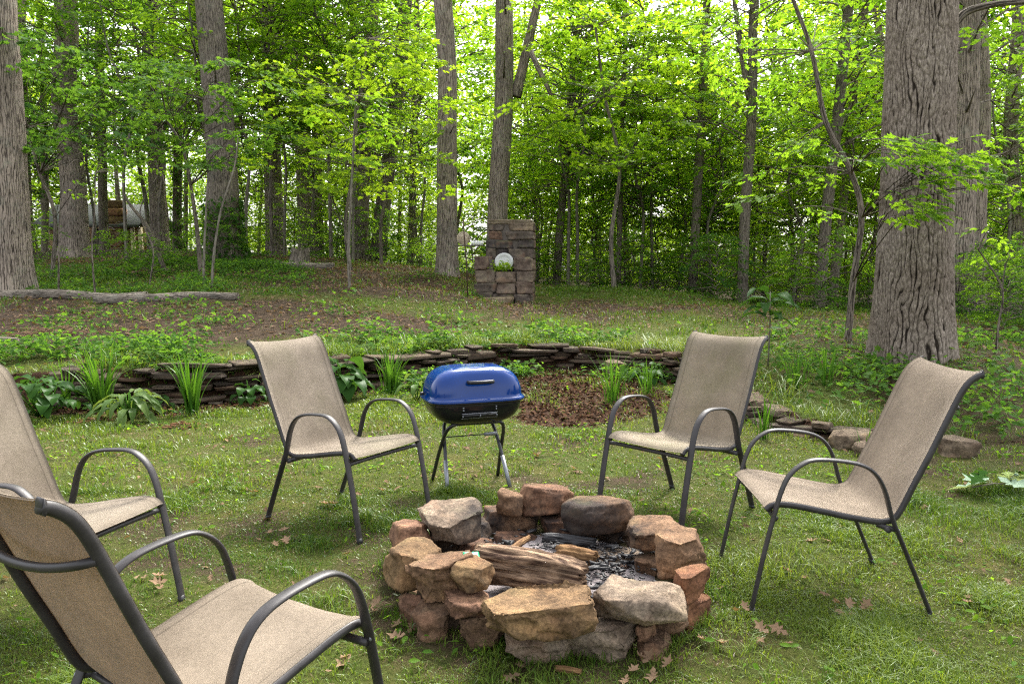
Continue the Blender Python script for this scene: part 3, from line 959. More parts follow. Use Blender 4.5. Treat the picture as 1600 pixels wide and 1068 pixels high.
def split_log(name, p0, p1, r, seed, mat, label):
    """splintered firewood, its x axis along the grain"""
    p0, p1 = np.array(p0, float), np.array(p1, float)
    L = np.linalg.norm(p1 - p0)
    n, m_ = 56, 60
    t = np.linspace(0, 1, m_)
    a = np.arange(n) * 2 * PI / n
    T, A = np.meshgrid(t, a, indexing='ij')
    prof = r * (0.78 + 0.3 * np.sin(PI * np.clip(T * 0.9 + 0.12, 0, 1)))
    sec = 1 - 0.30 * np.clip(np.cos(A - 1.2), 0, 1) - 0.16 * np.clip(np.cos(A * 2 + 0.4), 0, 1)
    nz = fbm(T * 3 + seed, A * 3.4, seed=seed, octv=4) - 0.5
    gr = fbm(T * 1.8, np.cos(A) * 11 + 9, np.sin(A) * 11, seed=seed + 3, octv=3) - 0.5
    rad = prof * sec * (1 + nz * 0.5 + gr * 0.6)
    ends = np.minimum(T, 1 - T)
    X = (T - 0.5) * L + (ends < 0.03) * (hsh(np.floor(A * 9), np.floor(T * 3), np.zeros_like(A), seed) - 0.5) * 0.10 * L
    rad = rad * np.where(ends < 1e-6, 0.55, 1)
    V = np.stack([X, rad * np.cos(A), rad * np.sin(A)], -1).reshape(-1, 3)
    V = np.vstack([V, [-L / 2, 0, 0], [L / 2, 0, 0]])
    i = np.arange(m_ - 1)[:, None] * n; j = np.arange(n)[None]
    F = np.stack([i + j, i + (j + 1) % n, i + n + (j + 1) % n, i + n + j], -1).reshape(-1, 4)
    jj = np.arange(n); jn = (jj + 1) % n
    F3 = np.vstack([np.stack([np.full(n, m_ * n), jn, jj], -1), np.stack([np.full(n, m_ * n + 1), (m_ - 1) * n + jj, (m_ - 1) * n + jn], -1)])
    o = obj(name, mesh_from(name, V, [F, F3], [mat], shade=False))
    d = Vector(p1 - p0)
    o.rotation_euler = d.to_track_quat('X', 'Z').to_euler()
    o.location = (p0 + p1) / 2
    return tag(o, label, 'firewood')


pl0 = on_lawn(745, 888, 0.13); pl1 = on_lawn(912, 905, 0.085)
split_log('firewood_log', pl0 + np.array([0, 0.06, 0.03]), pl1 + np.array([0, 0.0, 0.02]), 0.085, 3, M['wood'], 'thick splintered weathered log lying across the fire pit')
b0 = on_lawn(872, 862, 0.06); b1 = on_lawn(932, 872, 0.06)
split_log('charred_block', b0, b1, 0.05, 8, M['wood_orange'], 'short charred wood block with orange heartwood in the fire pit')
b0 = on_lawn(850, 838, 0.06); b1 = on_lawn(930, 846, 0.07)
split_log('charred_stick', b0, b1, 0.028, 12, M['char'], 'black charred stick behind the orange wood block')
b0 = on_lawn(795, 860, 0.16); b1 = on_lawn(826, 838, 0.10)
split_log('wood_splinter', b0, b1, 0.016, 15, M['wood_orange'], 'pale torn splinter sticking up behind the log')
b0 = on_lawn(908, 925, 0.05); b1 = on_lawn(945, 938, 0.03)
split_log('ashen_stick', b0, b1, 0.022, 19, M['ash'], 'pale ash covered stick near the front stones of the pit')
b0 = on_lawn(868, 1042, 0.01); b1 = on_lawn(908, 1048, 0.01)
split_log('bark_chip', b0, b1, 0.012, 23, M['wood_orange'], 'orange brown wood chip on the grass in front of the fire pit')

# crumpled green packet on the small yellow stone
pk = on_lawn(735, 872, 0.255)
mbp = MB()
tt = np.linspace(-0.5, 0.5, 9)
for s_, c_ in ((0, None),):
    X, Y = np.meshgrid(tt, tt, indexing='ij')
    Z = 0.10 * (fbm(X * 5 + 4, Y * 5, seed=8) - 0.5)
    top = np.stack([X * 0.062, Y * 0.03, Z * 0.1 + 0.006], -1).reshape(-1, 3)
    bot = top * np.array([1, 1, 0]) - np.array([0, 0, 0.006])
    i = (np.arange(8)[:, None] * 9 + np.arange(8)[None]).ravel()
    F = np.stack([i, i + 9, i + 10, i + 1], -1)
    rim = [k_ for k_ in range(9)] + [9 * k_ + 8 for k_ in range(1, 9)] + [72 + k_ for k_ in range(7, -1, -1)] + [9 * k_ for k_ in range(7, 0, -1)]
    S = np.array([[rim[k_], rim[(k_ + 1) % len(rim)], rim[(k_ + 1) % len(rim)] + 81, rim[k_] + 81] for k_ in range(len(rim))])
    mbp.add(np.vstack([top, bot]), np.vstack([F, (F + 81)[:, ::-1], S]))
packet = obj('green_packet', mbp.mesh('green_packet', M['green_plastic'], False), None, pk + np.array([0, 0.055, -0.01]), (0.35, 0.05, 0.25))
tag(packet, 'small crumpled green plastic packet tucked by the left stones of the fire pit', 'packet')
tt = np.array([[-.012, -.004, .0082], [.022, -.004, .0082], [.022, .004, .0082], [-.012, .004, .0082]])
obj('printed_stripe', mesh_from('printed_stripe', tt, np.array([[0, 1, 2, 3]]), [M['print_white']]), packet)

# ------------------------------------------------------------------ outdoor fireplace
FPD = 15.0
fpo = at(790, 470, FPD)
fire = thing('outdoor_fireplace', 'weathered dark stone outdoor fireplace with chimney standing on the terrace', 'fireplace', (fpo[0], fpo[1], gz(fpo[0], fpo[1]) - 0.05), -0.10)
ZK = FPD / FPX / 6.28


def fz(y): return (955 - y) * ZK
def fx(x): return (x - 690) * ZK


def block(parent, name, x0, x1, y0, y1, z0, z1, mat, c=(0.12, 0.09, 0.07), seed=1, rough=0.03, n=4, rnd=0.06, grow=1.0):
    v, f = rock(seed, n, 5, rough, 0, True)
    V = v * np.array([x1 - x0, y1 - y0, z1 - z0]) * (grow * 1.03)
    o = obj(name, mesh_from(name, V, f, [mat], shade=False), parent, ((x0 + x1) / 2, (y0 + y1) / 2, (z0 + z1) / 2))
    return col(o, c)


def core(parent, name, boxes, mat):
    mb = MB()
    V, F = BG[1]
    for (x0, x1, y0, y1, z0, z1) in boxes:
        mb.add((V + 0.5) * np.array([x1 - x0, y1 - y0, z1 - z0]) + np.array([x0, y0, z0]), F)
    return obj(name, mb.mesh(name, mat, False), parent)


core(fire, 'mortar_core', [(fx(505), fx(935), 0.36, 0.98, 0.0, fz(128)), (fx(400), fx(560), 0.05, 0.9, 0, fz(500)), (fx(775), fx(930), 0.05, 0.9, 0, fz(505)),
                           (fx(540), fx(790), 0.05, 0.9, 0, fz(625))], M['mortar'])
FR = [(492, 950, 108, 152, .30, (0.20, 0.155, 0.11)),
      (497, 662, 150, 222, .32, None), (668, 945, 150, 224, .32, (0.16, .12, .085)),
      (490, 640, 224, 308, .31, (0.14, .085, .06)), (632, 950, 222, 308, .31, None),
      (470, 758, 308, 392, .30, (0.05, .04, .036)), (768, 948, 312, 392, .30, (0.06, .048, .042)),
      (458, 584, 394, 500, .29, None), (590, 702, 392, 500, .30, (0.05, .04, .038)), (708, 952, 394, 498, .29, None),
      (374, 556, 478, 606, -.02, (0.115, .078, .06)), (764, 952, 486, 618, -.02, (0.13, .095, .075)),
      (386, 600, 604, 732, -.02, (0.15, .115, .085)), (594, 794, 626, 736, -.03, (0.13, .095, .07)), (800, 956, 616, 726, -.02, (0.14, .105, .08)),
      (376, 604, 730, 832, -.03, None), (590, 790, 736, 842, -.04, (0.15, .11, .085)), (784, 956, 722, 842, -.03, (0.14, .10, .075)),
      (384, 560, 828, 945, -.02, (0.09, .07, .055)), (556, 770, 838, 945, -.03, None), (766, 950, 838, 945, -.02, None)]
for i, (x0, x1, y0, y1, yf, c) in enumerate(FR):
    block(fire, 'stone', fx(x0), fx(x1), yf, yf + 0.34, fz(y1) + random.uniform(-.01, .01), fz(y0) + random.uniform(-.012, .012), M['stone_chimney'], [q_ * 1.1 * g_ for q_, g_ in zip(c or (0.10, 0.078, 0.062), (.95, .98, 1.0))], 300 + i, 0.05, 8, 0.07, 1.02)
for side, xs in ((1, 952), (-1, 486)):                      # the returns on both sides
    for r_, (y0, y1) in enumerate([(150, 224), (224, 306), (308, 392), (394, 498), (500, 612), (616, 726), (730, 838), (838, 945)]):
        deep = 0.62 if r_ < 4 else 0.9
        x = fx(xs if side > 0 else (xs if r_ < 4 else 384))
        k0 = 0.66 if r_ < 4 else 0.33
        cut = random.uniform(0.4, 0.6)
        for a_, b_ in ((0, cut), (cut, 1)):
            ya, yb = k0 + (1.0 - k0) * a_, k0 + (1.0 - k0) * b_
            block(fire, 'stone', x - 0.14 if side > 0 else x, x if side > 0 else x + 0.14, ya, yb, fz(y1), fz(y0), M['stone_wall'], random.choice(STONE_COLS), 400 + r_ * 5 + int(a_ * 3) + side, 0.03, 4, 0.05, 1.0)
block(fire, 'cap_stone', fx(492), fx(950), 0.66, 1.02, fz(152), fz(110), M['stone_wall'], (0.19, 0.15, 0.11), 470, 0.02, 4)
block(fire, 'hearth_step', fx(462), fx(778), -0.42, -0.05, fz(965), fz(866), M['stone_wall'], (0.24, 0.19, 0.125), 480, 0.012, 8, 0.02)
# white enamel dish leaning in the opening
mb = MB()
n = 36
prof = [(0.0, 0.02), (0.10, 0.018), (0.125, 0.028), (0.15, 0.045), (0.185, 0.05), (0.19, 0.043), (0.15, 0.036), (0.12, 0.018), (0.0, 0.008)]
V = np.array([[r * math.cos(a), r * math.sin(a), h] for r, h in prof for a in np.arange(n) * 2 * PI / n])
i = np.arange(len(prof) - 1)[:, None] * n; j = np.arange(n)[None]
mb.add(V, np.stack([i + j, i + (j + 1) % n, i + n + (j + 1) % n, i + n + j], -1).reshape(-1, 4))
dp_ = at(787.5, 406, 14.95)
dish = obj('enamel_dish', mb.mesh('enamel_dish', M['white_enamel'], True), None, (dp_[0], FPD + 0.22, dp_[2] - 0.05), (math.radians(72), 0, -0.1))
tag(dish, 'round white enamel dish leaning in the opening of the stone fireplace', 'dish')

rp0 = np.random.default_rng(31)
n_ = 150
P_ = np.c_[rp0.normal(0, .13, n_), rp0.normal(0, .05, n_), rp0.uniform(0, .17, n_) * (1 - .5 * np.abs(rp0.normal(0, .5, n_)))]
FERN = (P_, rp0)

# ------------------------------------------------------------------ chairs
LEGP = [(.369, 0), (.345, .13), (.318, .27), (.285, .42), (.262, .505), (.235, .563), (.19, .605), (.135, .624), (.03, .619), (-.045, .602), (-.095, .565), (-.13, .50), (-.16, .40), (-.205, .295), (-.268, .15), (-.332, 0)]
RAIL = [(.312, .412), (.295, .428), (.262, .436), (.20, .431), (.10, .412), (0, .391), (-.09, .376), (-.14, .373), (-.178, .384), (-.207, .422), (-.255, .53), (-.31, .65), (-.365, .78), (-.405, .872), (-.432, .918), (-.462, .945), (-.488, .957)]
WF, WS = .272, .238
PARTS = {}


def build_chair_meshes():
    def xz(P, y, n=6):
        q = catmull([(x, 0, z) for x, z in P], n); q[:, 1] = y; return q
    leg = xz(LEGP, 0)
    mb = MB(); tube(mb, leg, 0.0185, 0.0078, 14, (0, 1, 0)); PARTS['side_frame'] = mb.mesh('side_frame', M['frame'])
    mb = MB(); tube(mb, xz(RAIL, 0), 0.0135, 0.0135, 12, (0, 1, 0)); PARTS['seat_rail'] = mb.mesh('seat_rail', M['frame'])
    q = xz(RAIL, 0)
    for nm, px, pz, half, sag, r in (('front', .283, .388, WF, 0, .011), ('rear', -.150, .348, WF, 0, .011), ('back', -.392, .828, WS, .035, .010)):
        y = np.linspace(-half, half, 21)
        s = 1 - (y / half) ** 2
        pts = np.c_[px - (0.045 * s ** .5 if nm == 'back' else 0.01 * s), y, pz - sag * s]
        mb = MB(); tube(mb, pts, r, r, 10, (0, 0, 1)); PARTS['bar_' + nm] = mb.mesh('crossbar', M['frame'])
    # sling: runs over the rails, sags a little between them, has thickness and hems
    q = catmull([(x, 0, z) for x, z in RAIL], 5)
    q = q[1:-1]
    T = np.gradient(q, axis=0); T /= np.linalg.norm(T, axis=1, keepdims=True)
    N = np.c_[-T[:, 2], np.zeros(len(T)), T[:, 0]]
    N *= np.sign(N[:, 2] + N[:, 0] * 1.0)[:, None]
    ny = 25
    y = np.linspace(-1, 1, ny)
    L = np.concatenate([[0], np.cumsum(np.linalg.norm(np.diff(q, axis=0), axis=1))])
    lt = L / L[-1]
    sag = 0.016 * (1 - y ** 2)
    off = 0.0135 * (1 - smooth(0.80, 1.0, np.abs(y)) * 0.0)
    hem = 0.0035 * (np.abs(y) > 0.86) * (np.abs(y) < 0.99)
    wr = (fbm(lt[:, None] * 9, np.tile(y * 3, (len(lt), 1)), seed=5) - 0.5) * 0.006
    up = q[:, None] + N[:, None] * ((off + hem - sag)[None, :, None] + wr[..., None] * (1 - np.abs(y))[None, :, None]) + np.array([0, 1, 0]) * (y * (WS + 0.004))[None, :, None]
    lo = up - N[:, None] * 0.004
    m = len(q)
    V = np.vstack([up.reshape(-1, 3), lo.reshape(-1, 3)])
    i = (np.arange(m - 1)[:, None] * ny + np.arange(ny - 1)[None]).ravel()
    F = np.stack([i, i + 1, i + ny + 1, i + ny], -1)
    K = m * ny
    rim = list(range(ny)) + [ny * a + ny - 1 for a in range(1, m)] + [(m - 1) * ny + a for a in range(ny - 2, -1, -1)] + [ny * a for a in range(m - 2, 0, -1)]
    S = np.array([[rim[a], rim[(a + 1) % len(rim)], rim[(a + 1) % len(rim)] + K, rim[a] + K] for a in range(len(rim))])
    uv = np.stack([np.tile(L[:, None], (1, ny)), np.tile(y * WS, (m, 1))], -1).reshape(-1, 2)
    PARTS['sling'] = mesh_from('sling', V, np.vstack([F, (F + K)[:, ::-1], S]), [M['sling']], uv=np.vstack([uv, uv]), shade=True)
    mb = MB(); tube(mb, [(0, 0, -0.004), (0, 0, 0.012), (0, 0, 0.03)], 0.018, 0.011, 10, (0, 1, 0)); PARTS['foot_cap'] = mb.mesh('foot_cap', M['plastic_black'])
    mb = MB(); tube(mb, [(0, -0.012, 0), (0, 0, 0), (0, 0.012, 0)], 0.0165, 0.0165, 12, (0, 0, 1)); PARTS['end_cap'] = mb.mesh('end_cap', M['frame'])
    mb = MB(); tube(mb, [(0, 0, 0), (0, 0.003, 0), (0, 0.006, 0)], [.008, .0075, .003], None, 8, (0, 0, 1)); PARTS['bolt'] = mb.mesh('bolt', M['steel'])
    # short arm that ties the rail to the rear leg
    mb = MB(); tube(mb, [(-.118, WS, .362), (-.15, WS + .014, .352), (-.182, WF, .352)], 0.011, 0.008, 8, (0, 0, 1)); PARTS['bracket_l'] = mb.mesh('bracket', M['frame'])
    mb = MB(); tube(mb, [(-.118, -WS, .362), (-.15, -WS - .014, .352), (-.182, -WF, .352)], 0.011, 0.008, 8, (0, 0, 1)); PARTS['bracket_r'] = mb.mesh('bracket', M['frame'])


build_chair_meshes()


def chair(x, y, yaw, label, mildew, shade=(1, 1, 1)):
    t = thing('patio_chair', label, 'chair', (x, y, gz(x, y) - 0.004), yaw, 'sling patio chairs around the fire pit')
    for s in (1, -1):
        obj('side_frame', PARTS['side_frame'], t, (0, s * WF, 0))
        obj('seat_rail', PARTS['seat_rail'], t, (0, s * WS, 0))
        for lx, rot in ((.367, 0.18), (-.330, -0.40)):
            obj('foot_cap', PARTS['foot_cap'], t, (lx, s * WF, 0.0), (0, -rot, 0))
        obj('end_cap', PARTS['end_cap'], t, (-.484, s * WS, .956), (0, 0, 0), (0.3, 1.0, 1.0))
        obj('bolt', PARTS['bolt'], t, (.287, s * (WF + .0075), .40), (0, 0, 0 if s > 0 else PI))
        obj('bolt', PARTS['bolt'], t, (-.181, s * (WF + .0075), .352), (0, 0, 0 if s > 0 else PI))
    obj('bracket', PARTS['bracket_l'], t)
    obj('bracket', PARTS['bracket_r'], t)
    for b in ('front', 'rear', 'back'):
        obj('crossbar', PARTS['bar_' + b], t)
    s_ = obj('sling', PARTS['sling'], t)
    s_.color = (*shade, mildew)
    return t


chair(1.324, 3.160, 3.093, 'clean tan sling chair seen from its side at the right of the fire pit', 0.0, (1.0, .965, .93))
chair(-0.912, 4.118, -0.582, 'tan sling chair beside the blue grill, facing right, with green mildew along its seat edge', 0.6)
chair(0.931, 4.188, -2.397, 'mildewed tan sling chair behind the fire pit, facing left, its back towards the big tree', 0.9, (1.06, 1.06, 1.02))
chair(-1.786, 2.871, -0.268, 'tan sling chair cut off by the left picture edge, behind the nearest chair', 0.25)
chair(-0.762, 1.837, 1.003, 'nearest tan sling chair seen from behind in the lower left corner', 0.05, (.95, .93, .90))

# ------------------------------------------------------------------ portable grill
gp = on_lawn(737, 758)
GYAW = math.radians(20)
grill = thing('charcoal_grill', 'portable charcoal grill with glossy blue lid and black bowl on folding legs', 'grill', (gp[0], gp[1] + 0.06, gz(gp[0], gp[1])), GYAW)
HX, HY, ZR = 0.292, 0.205, 0.565


def se(a, hx, hy, p=4.4):
    c, s = np.cos(a), np.sin(a)
    r = (np.abs(c) ** p + np.abs(s) ** p) ** (-1 / p)
    return hx * r * c, hy * r * s


def shell(prof, n=72):
    """prof: list of (scale_x, scale_y, z)"""
    a = np.arange(n) * 2 * PI / n
    V, F = [], []
    for sx, sy, z in prof:
        x, y = se(a, HX * sx, HY * sy)
        V.append(np.c_[x, y, np.full(n, z)])
    m = len(prof)
    i = np.arange(m - 1)[:, None] * n; j = np.arange(n)[None]
    F = np.stack([i + j, i + (j + 1) % n, i + n + (j + 1) % n, i + n + j], -1).reshape(-1, 4)
    return np.vstack(V), F, n, m


lidp = []
for t in np.linspace(0, 1, 22):
    a = t * PI / 2
    k = math.cos(a) ** 0.48
    lidp.append((max(k, .001), max(k, .001), ZR + 0.012 + 0.185 * math.sin(a) ** 0.92))
V, F, n, m = shell([(1.055, 1.07, ZR - 0.004), (1.06, 1.075, ZR + 0.004), (1.035, 1.045, ZR + 0.012), (1.005, 1.008, ZR + 0.014)] + lidp[1:])
# pressed flat panel around the handle on the front
pan = np.exp(-(V[:, 0] / 0.15) ** 4) * np.exp(-((V[:, 2] - ZR - 0.10) / 0.07) ** 4) * (V[:, 1] < 0)
V[:, 1] += pan * 0.014
rid = np.exp(-((np.abs(V[:, 0]) - 0.165) / 0.012) ** 2) * smooth(ZR + 0.03, ZR + 0.10, V[:, 2])
V[:, 2] += rid * 0.004
mb = MB(); mb.add(V, F)
obj('lid', mb.mesh('lid', M['enamel_blue']), grill)
bw = []
for t in np.linspace(0, 1, 16):
    a = t * PI / 2
    k = math.cos(a) ** 0.45
    bw.append((max(k, .001), max(k, .001), ZR - 0.008 - 0.15 * math.sin(a) ** 1.1))
V, F, n, m = shell([(0.93, 0.9, ZR - 0.006), (1.045, 1.06, ZR - 0.006), (1.04, 1.055, ZR - 0.012), (0.99, 0.985, ZR - 0.014)] + bw[1:])
mb = MB(); mb.add(V, F[:, ::-1])
bowl = obj('bowl', mb.mesh('bowl', M['enamel_black']), grill)
fy = -HY * 1.0
for x0, x1, z in ((-.125, .10, ZR - .070), (-.125, .10, ZR - .100)):
    mb = MB(); xs_ = np.linspace(x0, x1, 9)
    tube(mb, np.c_[xs_, np.full(9, fy - 0.006 + 0.012 * (z < ZR - .09)), np.full(9, z)], .0022, .0022, 6, (0, 0, 1)); obj('vent_rail', mb.mesh('vent_rail', M['steel']), bowl)
V1, F1 = BG[1]
mb = MB(); mb.add(V1 * np.array([.215, .006, .026]) + np.array([-.012, fy + .001, ZR - .085]), F1); obj('vent_slide', mb.mesh('vent_slide', M['enamel_black'], False), bowl)
mb = MB(); mb.add(V1 * np.array([.004, .008, .016]) + np.array([-.01, fy - .006, ZR - .085]), F1); obj('vent_tab', mb.mesh('vent_tab', M['steel'], False), bowl)
for x_, z_ in ((-.115, -.035), (-.115, -.050), (.092, -.035), (.092, -.050), (-.118, -.086), (.095, -.086)):
    mb = MB(); tube(mb, [(x_, fy + .006, ZR + z_), (x_, fy - .006, ZR + z_), (x_, fy - .009, ZR + z_)], [.005, .005, .0025], None, 8, (0, 0, 1)); obj('rivet', mb.mesh('rivet', M['steel']), bowl)
hz = ZR + 0.118
ha = np.array([(-.078, -.150, hz - .004), (-.076, -.200, hz - .002), (-.06, -.222, hz), (-.02, -.232, hz + .001), (.02, -.232, hz + .001), (.06, -.222, hz), (.076, -.200, hz - .002), (.078, -.150, hz - .004)])
mb = MB(); tube(mb, catmull(ha, 5), .0115, .0085, 10, (0, 0, 1)); obj('handle', mb.mesh('handle', M['plastic_black']), grill)
mb = MB(); tube(mb, [(-.30, .02, ZR + .03), (-.315, .02, ZR + .03), (-.325, .02, ZR + .03)], .012, .012, 10, (0, 0, 1)); obj('side_knob', mb.mesh('side_knob', M['plastic_black']), grill)


def uframe(hw, ytop, yfoot, ztop, steel):
    P = [(-hw - .035, yfoot, 0.0), (-hw - .018, yfoot + (ytop - yfoot) * .45, ztop * .5), (-hw, yfoot + (ytop - yfoot) * .84, ztop * .86), (-hw + .03, ytop, ztop - .008), (-hw + .07, ytop, ztop),
         (0, ytop, ztop), (hw - .07, ytop, ztop), (hw - .03, ytop, ztop - .008), (hw, yfoot + (ytop - yfoot) * .84, ztop * .86), (hw + .018, yfoot + (ytop - yfoot) * .45, ztop * .5), (hw + .035, yfoot, 0.0)]
    q = catmull(P, 6)
    mb = MB(); tube(mb, q, .0115, .0115, 10)
    fr_ = obj('leg_frame', mb.mesh('leg_frame', M['tube_black']), grill)
    if steel:
        for s in (-1, 1):
            a_ = np.array([s * (hw + .036), yfoot - .001, -.002]); b_ = np.array([s * (hw + .021), yfoot + (ytop - yfoot) * .40, ztop * .44])
            mb = MB(); tube(mb, [a_, (a_ + b_) / 2, b_], .0135, .0135, 10); obj('leg_sleeve', mb.mesh('leg_sleeve', M['steel']), fr_)
    return fr_


uframe(.165, .105, -.150, .408, True)
uframe(.188, -.105, .150, .414, False)
mb = MB(); tube(mb, [(-.185, 0, .315), (0, 0, .315), (.10, 0, .315)], .004, .004, 8, (0, 0, 1)); obj('brace_rod', mb.mesh('brace_rod', M['tube_black']), grill)
mb = MB(); tube(mb, [(.08, 0, .315), (.12, 0, .315), (.165, 0, .315)], .012, .004, 8, (0, 0, 1)); obj('brace_tip', mb.mesh('brace_tip', M['steel']), grill)

# ------------------------------------------------------------------ far cabin
cp_ = at(70, 392, 38)
cz = 1.2
cab = thing('cabin', 'low stone cabin with grey roof far back among the left trees', 'cabin', (cp_[0], 38, cz))
ez = at(150, 352, 38)[2] - cz
x1c = (215 - 70) / FPX * 38
core(cab, 'wall', [(0, x1c, 0.2, 3.4, 0, ez)], M['cabin_wall'])
mb = MB()
mb.add(np.array([(-.35, -.4, ez - .12), (x1c + .3, -.4, ez - .12), (x1c + .3, 1.8, ez + 1.0), (-.35, 1.8, ez + 1.0), (-.35, 4.0, ez - .12), (x1c + .3, 4.0, ez - .12),
                 (-.35, -.4, ez + .03), (x1c + .3, -.4, ez + .03), (x1c + .3, 1.8, ez + 1.16), (-.35, 1.8, ez + 1.16), (-.35, 4.0, ez + .03), (x1c + .3, 4.0, ez + .03)]),
       [(0, 3, 2, 1), (3, 4, 5, 2), (6, 7, 8, 9), (9, 8, 11, 10), (0, 1, 7, 6), (4, 10, 11, 5), (1, 2, 8, 7), (2, 5, 11, 8), (0, 6, 9, 3), (3, 9, 10, 4)])
obj('roof', mb.mesh('roof', M['roof'], False), cab)
for i in range(9):
    zz = i * (ez + 1.2) / 9
    block(cab, 'chimney_stone', 3.0, 4.05, -.35, .35, zz, zz + (ez + 1.2) / 9, M['stone_wall'], (0.13 + .03 * (i % 2), 0.085, 0.05), 500 + i, 0.02, 4, 0.03, 1.02)
core(cab, 'door', [(2.3, 2.75, 0.12, 0.19, 0, ez - .15)], M['dark_gap'])
for x_ in (0.15, x1c - .25, x1c + .12):
    core(cab, 'porch_post', [(x_, x_ + .16, -.2, -.04, 0, ez - .1)], M['pale_wood'])
for x_ in (0.5, 1.5):
    w_ = core(cab, 'window', [(x_, x_ + .6, .14, .195, ez - 1.0, ez - .3)], M['dark_gap'])
    core(cab, 'window_frame', [(x_ - .06, x_, .12, .195, ez - 1.05, ez - .25), (x_ + .6, x_ + .66, .12, .195, ez - 1.05, ez - .25)], M['pale_wood']).parent = w_

# ------------------------------------------------------------------ leaves, twigs, crowns
LT_DIAMOND = (np.array([[0, 0, 0], [.45, .34, .05], [1, 0, -.08], [.45, -.34, .05]]), np.array([[0, 2, 1], [0, 3, 2]]))
LT_OVAL = (np.array([[0, 0, 0], [.22, .20, .04], [.58, .24, .04], [1, 0, -.10], [.58, -.24, .04], [.22, -.20, .04], [.45, 0, -.02]]),
           np.array([[6, 1, 0], [6, 2, 1], [6, 3, 2], [6, 4, 3], [6, 5, 4], [6, 0, 5]]))
LT_MAPLE = (np.array([[0, 0, 0], [.10, .42, .02], [.38, .26, 0], [.55, .52, .02], [.66, .20, 0], [1, 0, -.06], [.66, -.20, 0], [.55, -.52, .02], [.38, -.26, 0], [.10, -.42, .02], [.35, 0, -.02]]),
            np.array([[10, i + 1, i] for i in range(9)] + [[10, 0, 9]]))
LT_OAK = (np.array([[0, 0, 0], [.18, .13, .0], [.28, .07, 0], [.40, .26, .03], [.50, .10, 0], [.66, .30, .03], [.74, .10, 0], [1, 0, -.06], [.74, -.10, 0], [.66, -.30, .03], [.50, -.10, 0], [.40, -.26, .03], [.28, -.07, 0], [.18, -.13, 0], [.5, 0, -.02]]),
          np.array([[14, i + 1, i] for i in range(13)] + [[14, 0, 13]]))


def leaves(tpl, P, yaw, pitch, roll, size, tint):
    """many leaves as arrays: verts, faces, tints"""
    T, F = tpl
    n, k = len(P), len(T)
    cy, sy, cp, sp, cr, sr = np.cos(yaw), np.sin(yaw), np.cos(pitch), np.sin(pitch), np.cos(roll), np.sin(roll)
    Tx, Ty, Tz = T[:, 0][None], T[:, 1][None], T[:, 2][None]
    y1 = Ty * cr[:, None] - Tz * sr[:, None]; z1 = Ty * sr[:, None] + Tz * cr[:, None]
    x2 = Tx * cp[:, None] + z1 * sp[:, None]; z2 = -Tx * sp[:, None] + z1 * cp[:, None]
    x3 = x2 * cy[:, None] - y1 * sy[:, None]; y3 = x2 * sy[:, None] + y1 * cy[:, None]
    V = P[:, None, :] + np.stack([x3, y3, z2], -1) * size[:, None, None]
    FF = F[None] + (np.arange(n) * k)[:, None, None]
    return V.reshape(-1, 3), FF.reshape(-1, 3), np.repeat(tint, k)


def spray(r, c, yaw, L, n, leaf, width=0.5, droop=0.25, thick=0.12, tint0=0.5):
    """one flat fan of leaves growing out along yaw from c"""
    t = r.random(n) ** 0.75
    lat = r.normal(0, 1, n) * width * L * 0.42 * (0.35 + t * (1.25 - t))
    z = -droop * L * t * t + r.normal(0, thick * L * 0.35, n) - 0.10 * np.abs(lat)
    P = np.c_[c[0] + np.cos(yaw) * t * L - np.sin(yaw) * lat, c[1] + np.sin(yaw) * t * L + np.cos(yaw) * lat, c[2] + z]
    return P, yaw + np.sign(lat) * r.uniform(0.1, 1.1, n) + r.normal(0, .3, n), r.normal(0.30, 0.30, n), r.normal(0, 0.38, n), leaf * r.uniform(0.6, 1.2, n), np.clip(tint0 + r.normal(0, 0.16, n), 0, 1)


def crown_mesh(name, seed, mat, z0, z1, R, n_spray, n_leaf, leaf, tpl=LT_DIAMOND, droop=0.25, top_round=0.6, spray_len=None, hollow=0.15):
    """crown of leaf sprays on limbs; returns (crown mesh, limb mesh); local origin at the foot of the trunk"""
    r = np.random.default_rng(seed)
    out = [[] for _ in range(6)]
    lb = MB()
    for i in range(n_spray):
        f = (i + r.random()) / n_spray
        z = z0 + (z1 - z0) * f
        rad = R * (1 - top_round * max(0, (f - 0.45) / 0.55) ** 1.5) * (0.75 + 0.25 * min(1, f / 0.25))
        yaw = i * 2.39996 + r.normal(0, 0.4)
        start = rad * r.uniform(hollow, 0.80)
        L = (spray_len or R * 0.42) * r.uniform(0.6, 1.25)
        rise = start * r.uniform(0.05, 0.5)
        c = np.array([math.cos(yaw) * start, math.sin(yaw) * start, z + rise])
        t0 = np.clip(0.5 + 0.28 * (f - 0.5) + r.normal(0, 0.16), 0.05, 0.95)
        s = spray(r, c, yaw + r.normal(0, .35), L, int(n_leaf * r.uniform(0.6, 1.4)), leaf, r.uniform(.45, .8), droop * r.uniform(.3, 1.5), .14, t0)
        for q, w in zip(out, s):
            q.append(w)
        if i % 2 == 0:
            rb = 0.004 * R + 0.006
            end = c + np.array([math.cos(yaw) * L * .75, math.sin(yaw) * L * .75, -droop * L * .4])
            tube(lb, [np.array([0, 0, z - 0.12 * start]), (c + np.array([0, 0, z - .06 * start])) / np.array([2, 2, 2]) + np.array([0, 0, .04 * start]), c, end], [rb * 1.5, rb * 1.2, rb, rb * .35], None, 5, None, False)
    P, ya, pi_, ro, sz, ti = [np.concatenate(q) for q in out]
    V, F, T = leaves(tpl, P, ya, pi_, ro, sz, ti)
    return mesh_from(name, V, F, [mat], tint=T), lb.mesh('limbs', M['bark_dark'])


